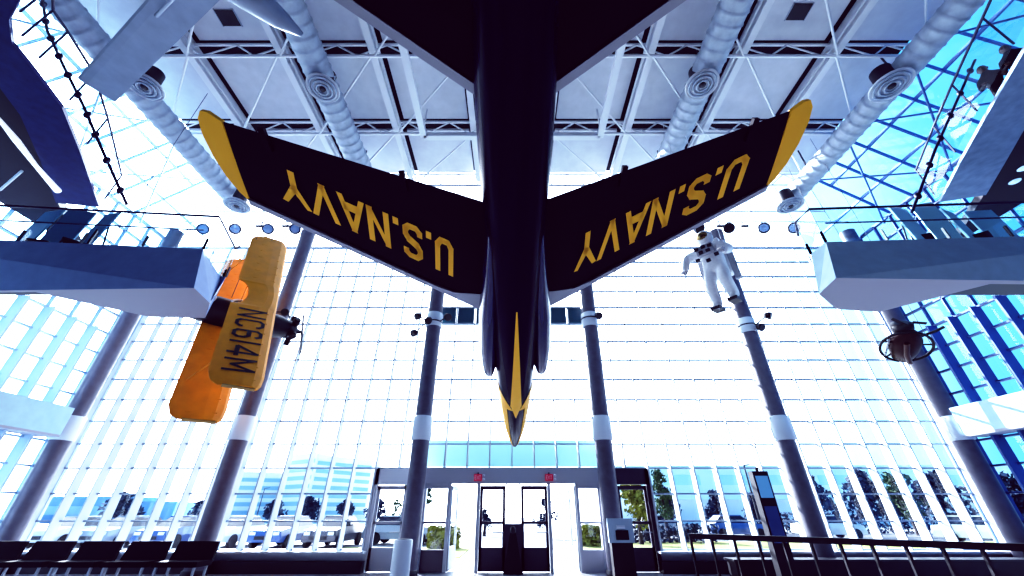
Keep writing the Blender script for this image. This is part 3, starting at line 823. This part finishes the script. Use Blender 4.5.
pk = MB(); pk.b2((-.30, .22, -.12), (.30, .52, .72)); pk.b2((-.2, .24, .72), (.2, .46, .84)); pk.build('backpack', M['suit'], ast)
ap2 = MB(); ap2.b2((-.40, .2, -.35), (-.28, .3, .4)); ap2.b2((.28, .2, -.35), (.40, .3, .4)); ap2.build_each('pack_arm', M['suitg'], ast)
mb = MB(); mb.b2((-.18, -.34, .28), (.18, -.22, .50)); 
mb.build('chest_control_box', M['suitg'], ast)
for k, (x, y, z) in enumerate(((-.16, -.35, .45), (0, -.35, .45), (.14, -.35, .42), (-.08, -.35, .33), (.08, -.35, .32), (.2, -.26, .2), (-.22, -.26, .22), (.0, -.27, .12))):
    MB().box((x, y, z), (.09, .05, .07)).build('black_fitting', M['black'], ast)
for x, y, z in ((-.18, -.13, -.98), (.2, -.11, -.89)):
    MB().b2((x - .10, y - .20, z - .07), (x + .10, y + .14, z - .0)).build('boot_sole', M['dark'], ast)
for hx, hy, hz, sg in ((-.56, -.34, .01, -1), (.395, -.48, .13, 1)):
    mb = MB(); mb.ball((hx, hy, hz), (.06, .075, .05), 10, 8)
    for f in range(4): mb.tube([(hx - .045 + .03 * f, hy - .05, hz), (hx - .05 + .033 * f, hy - .13 - .01 * (f in (1, 2)), hz - .01), (hx - .05 + .033 * f, hy - .16, hz - .05)], [.018, .017, .013], 6)
    mb.tube([(hx - sg * .05, hy, hz), (hx - sg * .10, hy - .06, hz), (hx - sg * .10, hy - .10, hz - .02)], [.02, .018, .014], 6)
    mb.build('glove', M['suitg'], ast)
mb = MB(); AI = AM.inverted()
for x in (-.25, .25):
    a = AM @ V((x, .35, .8)); mb.tube([V((x, .35, .8)), AI @ V((a.x, a.y, 14.6))], .008, 5)
mb.build_each('suspension_cable', M['collar'], ast)

# ------------------------------------------------------------------ ring machine under the right balcony
rp_ = at(906, 347, Y=10.4)
_h = V((EYE.x - rp_.x, EYE.y - rp_.y, 0)).normalized(); _z = V((0, 0, math.cos(math.radians(30)))) - _h * math.sin(math.radians(30))
_x = _h.cross(V((0, 0, 1))).normalized(); _y = _z.cross(_x)
RM = Matrix.Translation(rp_) @ Matrix((_x, _y, _z)).transposed().to_4x4() @ Matrix.Rotation(math.radians(25), 4, 'Z') @ Matrix.Scale(.74, 4)
rm = thing('ring_flying_machine', 'brown machine inside a round hoop frame hung below the right balcony tip', 'flying machine', mat=RM)
MB().torus((0, 0, 0), .76, .05, n=40).build('hoop', M['black'], rm)
mb = MB()
for k in range(5):
    a = 2 * PI * k / 5 + .4; mb.tube([(.25 * math.cos(a), .25 * math.sin(a), .1), (.76 * math.cos(a), .76 * math.sin(a), 0)], .035, 6)
mb.build('spoke', M['dark'], rm)
MB().loft([[V((rr * math.cos(2*PI*k/14) * 1.1, y, .12 + rr * .9 * math.sin(2*PI*k/14))) for k in range(14)] for y, rr in ((-.78, .16), (-.6, .32), (-.2, .42), (.3, .43), (.6, .30), (.8, .12))], True).build('body', M['rust'], rm)
MB().tube([(-.15, -.62, -.22), (.05, -.1, -.33), (.12, .4, -.28)], .09, 8).build('seat_tube', mat('worn_brown', (.06, .02, .012), .5), rm)
MB().lathe((.1, .55, .3), [(.3, 0), (.34, .1), (.34, .3), (.2, .36)], 16, axis=(.2, 1, .3)).build('engine', M['black'], rm)
mb = MB(); mb.tube([(-.3, .3, .2), (-.85, .55, .35), (-1.05, .72, .4)], .05, 6); mb.tube([(-.85, .55, .35), (-.98, .5, .5)], .04, 6); mb.build('arm', M['black'], rm)
mb = MB(); mb.bar((.05, .9, .2), (.45, 1.05, .45), .12, .03); mb.bar((-.5, .95, .3), (-.1, 1.0, .3), .1, .03); mb.build_each('propeller', M['dark'], rm)
for k in range(4):
    MB().torus((.54, .30 - .2 * k, .02), .13, .035, axis=(1, 0, .3), n=14, m=6).build('coil', M['silver'], rm)
mb = MB(); RI = RM.inverted()
for a in (V((.76, 0, 0)), V((-.76, 0, 0))):
    q_ = RM @ a; mb.tube([a, RI @ V((q_.x, q_.y, 14.4))], .01, 5)
mb.build_each('suspension_cable', M['cable'], rm)

# ------------------------------------------------------------------ balconies
def balcony(sg, top_px, bot_px, label):
    zt, zb = 7.0, 5.75
    T = [at(px, py, Z=zt) for px, py in top_px[:3]]; Bt = [at(px, py, Z=zb) for px, py in bot_px]
    # near-left, corner, prow, far a, far b, far c, far-left
    X1 = sg * (XW - .45)
    tA = V((X1, T[0].y, zt)); bA = V((X1, Bt[0].y, zb))
    top = [tA, T[1], T[2]] + [V((p.x, p.y + .08, zt)) for p in Bt[3:]] + [V((X1, Bt[-1].y + .2, zt))]
    bot = [bA, Bt[1], Bt[2]] + Bt[3:] + [V((X1, Bt[-1].y + .1, zb))]
    t = thing('balcony', label, 'balcony', (0, 0, 0))
    n = len(top)
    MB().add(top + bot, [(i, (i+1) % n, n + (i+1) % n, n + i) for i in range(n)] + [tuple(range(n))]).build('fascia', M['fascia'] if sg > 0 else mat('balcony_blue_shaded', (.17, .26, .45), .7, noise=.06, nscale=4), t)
    MB().add(bot, [tuple(range(n))]).build('soffit', M['soffit'], t)
    MB().b2((X1, Bt[0].y, 6.5), (sg * 9.2, 8.75, 6.6)).build('floor_slab', M['dark'], t)
    # glass railing
    line = [top[0], top[1], top[2], top[3]]
    H = V((0, 0, 1.0))
    g_ = MB(); h_ = MB(); po = MB()
    for a, b_ in zip(line, line[1:]):
        g_.add([a, b_, b_ + H * .96, a + H * .96], [(0,1,2,3)])
        nn = max(1, int((b_ - a).length / 1.2))
        for i in range(nn + 1):
            p = a.lerp(b_, i / nn); po.bar(p, p + H * .3, .03, .05)
    h_.tube([p + H for p in line], .03, 8)
    inn = [p.lerp(V((sg * 12, 8.4, zt)), .06) for p in line[:2]]
    h_.tube([inn[0] + H * .62, inn[1] + H * .62], .02, 6)
    g_.build('railing_glass', M['rail'], t); h_.build('handrail', M['cable'], t); po.build_each('railing_post', M['dark'], t)
    return t
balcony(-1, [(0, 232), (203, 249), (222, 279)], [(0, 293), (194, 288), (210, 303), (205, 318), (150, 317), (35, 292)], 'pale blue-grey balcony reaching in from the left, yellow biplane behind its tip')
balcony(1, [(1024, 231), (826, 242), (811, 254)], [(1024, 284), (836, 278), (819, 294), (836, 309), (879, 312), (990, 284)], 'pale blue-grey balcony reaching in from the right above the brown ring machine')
# low slab edges on the side walls
for sg, l in ((-1, 'pale low balcony edge along the left glass wall'), (1, 'pale low balcony edge along the right glass wall, with sun patches')):
    t = thing('gallery_ledge', l, 'balcony', (sg * (XW - .45), 0, 0))
    MB().b2((-sg * .28, 3.2, 3.85), (sg * .44, 13.62, 4.72)).build('ledge_face', M['fascia'], t)
    MB().b2((-sg * .28, 3.2, 3.78), (sg * .44, 13.62, 3.85)).build('ledge_underside', M['soffit'], t)
# upper walkways
def walkway(inner, outer, label, sg):
    z = 9.6
    I = [at(px, py, Z=z) for px, py in inner]; O = [at(px, py, Z=z) for px, py in outer]
    t = thing('upper_walkway', label, 'walkway')
    poly = I + O[::-1]
    MB().prism(poly, [p + V((0, 0, .08)) for p in poly]).build('underside_panel', M['upper'] if sg > 0 else mat('upper_walkway_shaded', (.012, .024, .11), .8, noise=.2, nscale=5), t)  # left side takes a darker copy, its shade put into the colour
    dk = O + [V((sg * (XW - .5), O[-1].y, z)), V((sg * (XW - .5), O[0].y + 2.5, z))]
    MB().prism([p + V((0, 0, .06)) for p in dk], [p + V((0, 0, .3)) for p in dk]).build('gallery_ceiling', M['wallm'], t)
    H = V((0, 0, 1.05)); up_ = V((0, 0, .3))
    mb = MB(); mb.tube([p + H + up_ for p in I], .03, 6); 
    for p in I: mb.bar(p + up_, p + up_ + H, .03, .03)
    mb.build('handrail', M['cable'], t)
    mb = MB()
    for a, b_ in zip(I, I[1:]): mb.add([a + up_, b_ + up_, b_ + up_ + H * .95, a + up_ + H * .95], [(0,1,2,3)])
    mb.build('railing_glass', M['rail'], t)
    for k in range(6 if sg > 0 else 0):
        c = O[0].lerp(O[-1], .12 + .1 * (k // 2)) + V((sg * (.7 + .6 * (k % 2)), .1, .05))
        MB().lathe(c, [(.13, 0), (.11, -.02)], 14).build('downlight', mat('downlight_pale', (.6, .75, .85), .4, emis=(.5, .8, 1, .5)), t)
    return I, O
IL, OL = walkway([(99, 207), (80, 152), (62, 108), (30, 66), (12, 44), (9, 20), (24, -8)], [(56, 203), (40, 160), (20, 115), (-10, 75), (-25, 40), (-25, 15), (-10, -10)], 'shade-darkened blue upper walkway overhead at the left edge', -1)
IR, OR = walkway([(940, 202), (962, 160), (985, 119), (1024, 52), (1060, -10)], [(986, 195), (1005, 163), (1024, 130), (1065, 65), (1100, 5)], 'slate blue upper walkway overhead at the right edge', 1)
# pipe under the left walkway, its glint painted as a white glow
P_ = [at(-6, 113, Z=9.5), at(16, 140, Z=9.45), at(36, 166, Z=9.4), at(58, 191, Z=9.4)]
t = thing('white_pipe', 'thin white pipe with a painted glint under the left upper walkway', 'pipe', P_[0])
MB().tube([p - P_[0] for p in P_], [.03, .07, .05, .08], 8).build('pipe_run', mat('white_glint_glow', (.9, .9, .9), .4, emis=(.9, .95, 1, .6)), t)
MB().tube([at(0, 190, Z=9.2) - P_[0], at(22, 171, Z=9.35) - P_[0]], .03, 6).build('pipe_branch', M['collar'], t)

# ------------------------------------------------------------------ people on the right walkway
def person(px, py, label, lean, arms):
    p = at(px, py, Z=9.9)
    t = thing('person', label, 'person', p, rz=math.radians(-60))
    verts = [(0,0,.92),(0,-.02 - lean*.3,1.15),(0,-.04 - lean*.7,1.40),(0,-.075 - lean,1.66),
             (-.19,-.04 - lean*.7,1.40),(-.25,-.10 - lean,1.12),(-.18,-.34 - lean,1.06),
             (.19,-.04 - lean*.7,1.40),(.25,-.10 - lean,1.12),(.18,-.34 - lean,1.06),
             (-.10,0,.86),(-.11,-.03,.48),(-.11,.0,.08),(-.11,-.14,.05),(.10,0,.86),(.11,-.02,.48),(.11,.02,.08),(.11,-.12,.05)]
    eds = [(0,1),(1,2),(2,3),(2,4),(4,5),(5,6),(2,7),(7,8),(8,9),(0,10),(10,11),(11,12),(12,13),(0,14),(14,15),(15,16),(16,17)]
    rad = [.15,.14,.16,.06,.075,.05,.04,.075,.05,.04,.10,.075,.05,.045,.10,.075,.05,.045]
    skin_body('body', verts, eds, rad, M['cloth'], t)
    hp = V((0, -.08 - lean, 1.68))
    h = MB(); h.ball(hp, (.085, .105, .125), 14, 10); h.ball(hp + V((0, -.105, -.01)), (.018, .025, .025), 6, 5)
    for sg in (-1, 1): h.ball(hp + V((sg * .088, 0, 0)), (.015, .025, .035), 6, 5)
    h.build('head', M['skin'], t)
    MB().ball(hp + V((0, .02, .03)), (.094, .108, .12), 14, 10).build('hair', M['black'], t)
    for sg in (-1, 1):
        b_ = V((sg * .18, -.36 - lean, 1.06)); m_ = MB(); m_.ball(b_, (.035, .05, .025), 8, 6)
        for f in range(4): m_.tube([b_ + V((-.027 + .018 * f, -.03, 0)), b_ + V((-.03 + .02 * f, -.09, -.01)), b_ + V((-.03 + .02 * f, -.10, -.04))], [.010, .009, .007], 5)
        m_.tube([b_ + V((-sg * .03, 0, 0)), b_ + V((-sg * .06, -.04, 0))], [.011, .008], 5)
        m_.build('hand', M['skin'], t)
person(1028, 114, 'dark-clothed person leaning on the upper right rail, lower of the two', .10, 1)
person(1054, 92, 'dark-clothed person standing at the upper right rail, higher of the two', .0, 1)

# ------------------------------------------------------------------ exhibits on the side balconies
def easel(px, y, w_, h_, label, m, tilt):
    p = at(px, 232, Y=y); p.z = 6.6
    t = thing('display_board', label, 'display board', p, rz=tilt)
    b_ = MB(); b_.bar((0, -.1, .75), (0, .05, 1.25 + h_), w_, .04, (0, 1, 0)); b_.build('board', m, t)
    l_ = MB()
    for sg in (-1, 1): l_.tube([(sg * w_ * .45, -.16, 0), (sg * w_ * .2, .08, 1.25 + h_)], .025, 6)
    l_.tube([(0, .5, 0), (0, .05, 1.2 + h_)], .025, 6); l_.build_each('easel_leg', M['dark'], t)
pale = mat('display_pale_cyan', (.45, .70, .80), .6)
for k, (px, w_, h_, tl) in enumerate(((915, .6, 1.0, .2), (942, .5, 1.15, -.3), (965, .6, .9, .35), (996, .7, .9, -.1))):
    easel(px, 8.0, w_, h_, ['pale display board nearest the tip of the right balcony', 'pale display board second from the tip on the right balcony', 'pale display board third from the tip on the right balcony', 'wide pale display board at the right edge of the right balcony'][k], pale, tl)
steel = mat('display_blue_steel', (.10, .24, .36), .6)
for k, (px, w_, h_, tl) in enumerate(((98, .5, .8, -.2), (66, .6, .9, .3), (36, .7, .9, -.2))):
    easel(px, 8.0, w_, h_, ['blue display board nearest the tip of the left balcony', 'blue display board in the middle of the left balcony', 'blue display board at the left end of the left balcony'][k], steel, tl)
def stool(px, y, label):
    p = at(px, 235, Y=y); p.z = 6.6
    t = thing('dark_chair', label, 'chair', p, rz=random.uniform(-1, 1))
    MB().b2((-.22, -.22, .74), (.22, .22, .80)).build('seat', M['black'], t)
    MB().b2((-.22, .19, .80), (.22, .23, 1.25)).build('backrest', M['black'], t)
    for sx in (-1, 1):
        for sy in (-1, 1): MB().tube([(sx * .2, sy * .2, .74), (sx * .24, sy * .24, 0)], .02, 6).build('leg', M['black'], t)
for k, (px, l) in enumerate(((928, 'dark high chair between the boards nearest the right balcony tip'), (981, 'dark high chair near the right end of the right balcony'), (50, 'dark high chair behind the left balcony rail, further from the tip'), (83, 'dark high chair behind the left balcony rail, nearer the tip'))):
    stool(px, 7.75, l)

# ------------------------------------------------------------------ floor furniture
p = at(403, 545, Y=12.0)
t = thing('litter_bin', 'pale grey cylindrical bin before the column left of the doors', 'bin', (p.x, 12.0, 0))
MB().lathe((0, 0, 0), [(.23, 0), (.24, .03), (.24, .97), (.22, .99)], 28).build('bin_body', M['collar'], t)
MB().lathe((0, 0, .985), [(.18, 0), (.17, -.0), (.15, .02)], 24).build('bin_lid', M['dark'], t)
t = thing('ticket_stand', 'dark stand with a pale panel in front of the column right of the doors', 'stand', (at(620, 535, Y=13.1).x, 13.1, 0))
MB().b2((-.30, -.15, 0), (.30, .15, .86)).build('pedestal', M['black'], t)
MB().b2((-.36, -.17, .86), (.36, -.05, 1.45)).build('panel', mat('panel_pale_blue', (.42, .52, .62), .5), t)
MB().b2((-.16, -.20, .93), (.20, -.165, 1.16)).build('screen', M['black'], t)
MB().b2((-.12, -.205, 1.20), (.12, -.165, 1.28)).build('slot', M['collar'], t)
p = at(778, 530, Y=12.3)
t = thing('tall_kiosk', 'tall narrow black display kiosk left of the sunlit right column', 'kiosk', (p.x - .1, 12.3, 0))
MB().b2((-.22, -.12, 0), (.22, .12, 2.62)).build('kiosk_body', M['black'], t)
MB().b2((-.17, -.14, 1.95), (.17, -.115, 2.5)).build('screen', M['screen'], t)
MB().b2((-.17, -.14, .9), (.17, -.115, 1.75)).build('poster_panel', M['carb'], t)
MB().tube([(0, 0, 2.62), (0, 0, 2.72)], .04, 8).build('antenna', M['black'], t)
# railing on the right
a, b_ = at(690, 536, Z=1.05), at(1070, 549, Z=1.05)
t = thing('guard_railing', 'black guard railing in front of the right glass', 'railing', (a.x, a.y, 0))
d = b_ - a
MB().bar((0, 0, 1.05), V((d.x, d.y, 1.05)), .12, .12).build('top_rail', M['black'], t)
MB().bar((0, 0, .12), V((d.x, d.y, .12)), .06, .06).build('bottom_rail', M['black'], t)
for i in range(13):
    q_ = d * (i / 12); MB().bar((q_.x, q_.y, 0), (q_.x, q_.y, 1.05), .055, .055).build('post', M['black'], t)
p1 = thing('low_counter', 'long dark counter standing behind the right guard railing', 'counter', (10.8, 13.3, 0))
MB().b2((-4.6, -.25, 0), (4.3, .25, .42)).build('counter_body', M['black'], p1)
MB().b2((-4.65, -.3, .42), (4.35, .3, .47)).build('counter_top', M['dark'], p1)
# bench seats on the left
def bench(x, label):
    t = thing('lobby_seat', label, 'seat', (x, 12.6, 0), group='black lobby seats along the left glass')
    MB().b2((-.58, -.32, .36), (.58, .30, .48)).build('seat', M['bench'], t)
    mb = MB(); mb.loft([[V((x_, .26 + .1 * (z - .45) + dy, z)) for dy in (-.06, .06)] for x_, z in ()], False) if False else None
    MB().add([(-.58, .22, .48), (.58, .22, .48), (.54, .34, .90), (-.54, .34, .90), (-.58, .32, .48), (.58, .32, .48), (.54, .42, .90), (-.54, .42, .90)],
             [(0,1,2,3), (4,7,6,5), (0,4,5,1), (1,5,6,2), (2,6,7,3), (3,7,4,0)]).build('backrest', M['bench'], t)
    for sx in (-1, 1):
        for y in (-.25, .22): MB().bar((sx * .5, y, 0), (sx * .5, y, .37), .05, .05).build('leg', M['silver'], t)
for k in range(5):
    bench(-14.2 + 1.35 * k, ['black lobby seat nearest the left corner column', 'second black lobby seat from the left corner', 'third black lobby seat from the left corner', 'fourth black lobby seat from the left corner', 'black lobby seat nearest the column behind the biplane'][k])

# ------------------------------------------------------------------ outside
struct(MB().b2((-120, DY + .25, -.3), (120, 160, -.06)).build('ground', M['paving']))
struct(MB().b2((-70, 24, -.06), (3.5, 44, -.03)).build('parking_lot', M['asphalt']))
struct(MB().b2((3.6, 20, -.06), (60, 30, -.02)).build('lawn', M['grass']))
struct(MB().b2((-9, 19.5, -.06), (-2.2, 25, -.02)).build('lawn.001', M['grass']))
struct(MB().b2((3.6, 31, -.06), (70, 46, -.03)).build('roadway', M['asphalt']))
# entrance canopy outside the doors
t = thing('entrance_canopy', 'pale cyan glass canopy outside above the entrance doors', 'canopy', (0, 15.2, 0))
mb = MB(); mb.b2((-3.3, .2, 3.05), (3.3, .5, 3.95)); mb.build('front_panel', M['canopy'], t)
mb = MB()
for x in (-3.2, 3.2): mb.bar((x, .45, -.06), (x, .45, 3.1), .12, .12)
mb.build_each('canopy_post', M['white'], t)
# office block
t = thing('office_block', 'pale office building with blue window bands behind the parked cars', 'building', (0, 0, 0))
c0, c1, c2 = V((-44.5, 84, 0)), V((-36.5, 78, 0)), V((-29, 88, 0)); cl_ = V((-56, 80, 0))
def facade(a, b_, H, nb, wallm, glassm):
    MB().prism([a + V((0,0,-.1)), b_ + V((0,0,-.1)), b_ + V((0, 6, -.1)), a + V((0, 6, -.1))], [a + V((0,0,H)), b_ + V((0,0,H)), b_ + V((0, 6, H)), a + V((0, 6, H))]).build('wall', wallm, t)
    n = (b_ - a).cross(V((0, 0, 1))).normalized() * .08
    if n.y > 0: n = -n
    for k in range(nb):
        z = 1.2 + (H - 1.6) * k / nb; h = (H - 1.6) / nb * .5
        MB().add([a.lerp(b_, .03) + n + V((0,0,z)), a.lerp(b_, .97) + n + V((0,0,z)), a.lerp(b_, .97) + n + V((0,0,z+h)), a.lerp(b_, .03) + n + V((0,0,z+h))], [(0,1,2,3)]).build('window_band', glassm, t)
facade(cl_, c0, 8.4, 5, M['bld'], M['bldg'])
facade(c0 + V((0, -1, 0)), c1, 11.4, 7, M['bld'], M['bldg'])
facade(c1, c2, 11.0, 7, M['bld'], M['bldg'])
t = thing('low_blue_building', 'long low blue building far behind the left parking lot', 'building', (-70, 82, 0))
MB().b2((-20, 0, -.1), (-2, 8, 4.2)).build('wall', M['bldb'], t); MB().b2((-1, 2, -.1), (6, 8, 3.4)).build('wall', M['bldb'], t); MB().b2((-17, -.1, 1.2), (-4, 0, 2.6)).build('window_band', M['bldg'], t)
t = thing('low_cyan_building', 'long pale cyan building across the road on the right', 'building', (12, 62, 0))
MB().b2((0, 0, 3.2), (70, 8, 7.6)).build('upper_wall', M['bldc'], t); MB().b2((1, 1, -.1), (69, 8, 3.2)).build('lower_wall', M['bld'], t)
for i in range(9): MB().b2((2 + 7.6 * i, -.08, 5.0), (7.6 + 7.6 * i, 0, 6.3)).build('window_band', mat('far_teal_glass', (.55, .84, .86), .3), t)
# cars (front toward the hall)
def car(name, x, y, m, label, rz=0):
    t = thing(name, label, 'car', (x, y, -.03), rz, group='cars parked outside')
    prof = [(-2.15, .35, .62), (-2.1, .3, .82), (-1.1, .28, .95), (-1.0, .28, .96), (1.5, .28, .98), (2.1, .3, .92), (2.18, .35, .6)]
    MB().loft([[V((-.86, yy, lo)), V((.86, yy, lo)), V((.88, yy, (lo + hi) / 2)), V((.80, yy, hi)), V((-.80, yy, hi)), V((-.88, yy, (lo + hi) / 2))] for yy, lo, hi in prof], True, False).build('body', m, t)
    MB().prism([V((-.76, -1.05, .93)), V((.76, -1.05, .93)), V((.76, 1.7, .95)), V((-.76, 1.7, .95))], [V((-.58, -.35, 1.42)), V((.58, -.35, 1.42)), V((.58, 1.15, 1.43)), V((-.58, 1.15, 1.43))]).build('cabin_glass', M['cglass'], t)
    MB().b2((-.59, -.36, 1.40), (.59, 1.16, 1.46)).build('roof', m, t)
    for sx in (-1, 1):
        MB().b2((sx * .76, -2.17, .62), (sx * .46, -2.08, .76)).build('headlight', M['collar'], t)
        for yy in (-1.35, 1.35): MB().lathe((sx * .86, yy, .32), [(.32, -.1), (.32, .1)], 16, axis=(1, 0, 0)).build('wheel', M['tyre'], t)
    MB().b2((-.45, -2.19, .42), (.45, -2.12, .58)).build('grille', M['black'], t)
    return t
cars = [(-24.5, 'carw', 'white car at the left end of the parked row'), (-21.6, 'carg', 'grey car second from the left end of the parked row'), (-18.6, 'carb', 'blue car third from the left end of the parked row'),
        (-15.6, 'carw', 'white car right of the column behind the biplane'), (-12.7, 'carb', 'blue car second right of the column behind the biplane'), (-9.9, 'card', 'dark car at the right end of the left parked row')]
for x, m, l in cars: car('parked_car', x, 25.5, M[m], l)
for x, y, m, l, rz in ((-6.6, 27.5, 'carg', 'grey car seen through the single door left of the entrance', 1.5), (11.0, 33, 'carg', 'grey car on the road behind the right lawn', 1.57), (16.5, 33.5, 'carb', 'blue car on the road behind the right lawn', 1.57), (23, 33, 'carw', 'white car on the road behind the tall kiosk', 1.57), (29, 28, 'carw', 'white car nearest the right corner column', .6), (35, 33, 'card', 'dark car far right beyond the glass', 1.57)):
    car('parked_car', x, y, M[m], l, rz)
# trees
def tree(x, y, h, r_, m, label, trunk=.25):
    t = thing('tree', label, 'tree', (x, y, -.05))
    MB().tube([(0, 0, 0), (.05, 0, h * .4), (0, .05, h * .8)], [trunk * .6, trunk * .4, .04], 8).build('trunk', M['bark'], t)
    mb = MB()
    rnd = random.Random(int(x * 100 + y * 7))
    blobs = [(V((rnd.gauss(0, .38) * r_, rnd.gauss(0, .38) * r_, h * (.35 + .6 * rnd.random()))), r_ * rnd.uniform(.25, .5)) for _ in range(16)]
    for c, br in blobs:
        taper = max(.25, 1.25 - c.z / h)
        c.x *= taper; c.y *= taper
        for _ in range(70):
            d = V((rnd.gauss(0, 1), rnd.gauss(0, 1), rnd.gauss(0, 1))).normalized() * br * rnd.uniform(.6, 1.05) * min(1, taper + .3)
            n = V((rnd.gauss(0, 1), rnd.gauss(0, 1), rnd.gauss(0, 1))).normalized(); a_ = n.orthogonal().normalized(); b2 = n.cross(a_)
            s_ = r_ * .10 * rnd.uniform(.7, 1.3); p = c + d
            mb.add([p + a_ * s_, p + b2 * s_ * .6, p - a_ * s_, p - b2 * s_ * .6], [(0,1,2,3)])
    mb.build('foliage', m, t)
tree(-6.9, 31, 4.4, 1.7, M['leafm'], 'green tree seen through the single door left of the entrance')
tree(7.6, 27, 3.6, 1.6, M['leafg'], 'yellow-green tree seen through the single door right of the entrance')
tree(10.6, 31, 4.4, 1.2, M['leafm'], 'slim green tree just right of the right single door')
for k, (x, y, h, r_) in enumerate(((-31, 58, 3.0, 2.0), (-26, 56, 3.4, 2.0), (-21.5, 57, 3.0, 1.8), (-17, 56, 3.2, 1.8), (-42, 60, 3.0, 2.4), (-55, 62, 3.6, 3.0))):
    tree(x, y, h, r_, M['leafb'], ['dark tree in front of the office block, left of centre', 'tallest dark tree below the office block', 'dark tree at the right corner of the office block', 'dark tree right of the office block', 'dark tree at the left end of the office block', 'wide dark tree in front of the low blue building'][k])
for k, (x, y, h, r_, m) in enumerate(((13.5, 38, 4.0, 1.2, 'leafb'), (17.5, 38, 3.4, 1.3, 'leafb'), (21.5, 39, 3.2, 1.6, 'leafb'), (29, 36, 4.6, 2.3, 'leafb'), (33, 37, 4.4, 2.0, 'leafm'), (38, 39, 4.8, 2.5, 'leafb'), (44, 38, 4.4, 2.6, 'leafb'), (25, 36.5, 4.6, 1.9, 'leafb'))):
    tree(x, y, h, r_, M[m], ['slim dark tree behind the grey car on the right road', 'dark tree behind the blue car on the right road', 'spreading dark tree left of the tall kiosk', 'dark tree just right of the sunlit column', 'green tree right of the sunlit column', 'large dark tree toward the right corner', 'dark tree nearest the right corner column', 'dark tree behind the sunlit right column'][k])
tree(2.6, 33, 2.6, .9, M['leafb'], 'small dark tree seen through the right closed door')
tree(-2.2, 36, 1.9, .7, M['leafb'], 'small dark tree seen through the left closed door')
# hedges: clipped shrubs
for k, (x, y, L) in enumerate(((9.5, 28.8, 7), (4.6, 26, 1.8), (-3.6, 24.2, 1.6), (37, 40.5, 30))):
    mb = MB(); rnd = random.Random(k)
    for _ in range(int(700 * max(1, L / 7))):
        p = V((rnd.uniform(-L/2, L/2), rnd.uniform(-.5, .5), rnd.uniform(0, .95 if k < 3 else 1.6)))
        n = V((rnd.gauss(0, 1), rnd.gauss(0, 1), rnd.gauss(0, 1))).normalized(); a_ = n.orthogonal().normalized(); b2 = n.cross(a_)
        mb.add([p + a_ * .15, p + b2 * .1, p - a_ * .15, p - b2 * .1], [(0,1,2,3)])
    o = mb.build('hedge', M['leafb'] if k in (0, 3) else M['leafg'], None); o.location = (x, y, -.02)
    tag(o, ['long dark hedge behind the right lawn', 'low green shrub outside right of the doors', 'low green shrub outside left of the doors', 'long dark hedge beyond the cars at the right, behind the guard railing'][k], 'hedge')
for k, (x, y) in enumerate(((-40, 70), (-33, 48), (19, 34.5))):
    t = thing('street_lamp', ['slim street lamp before the low blue building', 'slim street lamp in the left parking lot', 'slim street lamp beside the right road'][k], 'lamp post', (x, y, -.05))
    MB().tube([(0, 0, 0), (0, 0, 5)], [.09, .06], 8).build('pole', M['dark'], t)
    MB().bar((0, 0, 5), (.8, 0, 5.1), .1, .08).build('lamp_head', M['dark'], t)
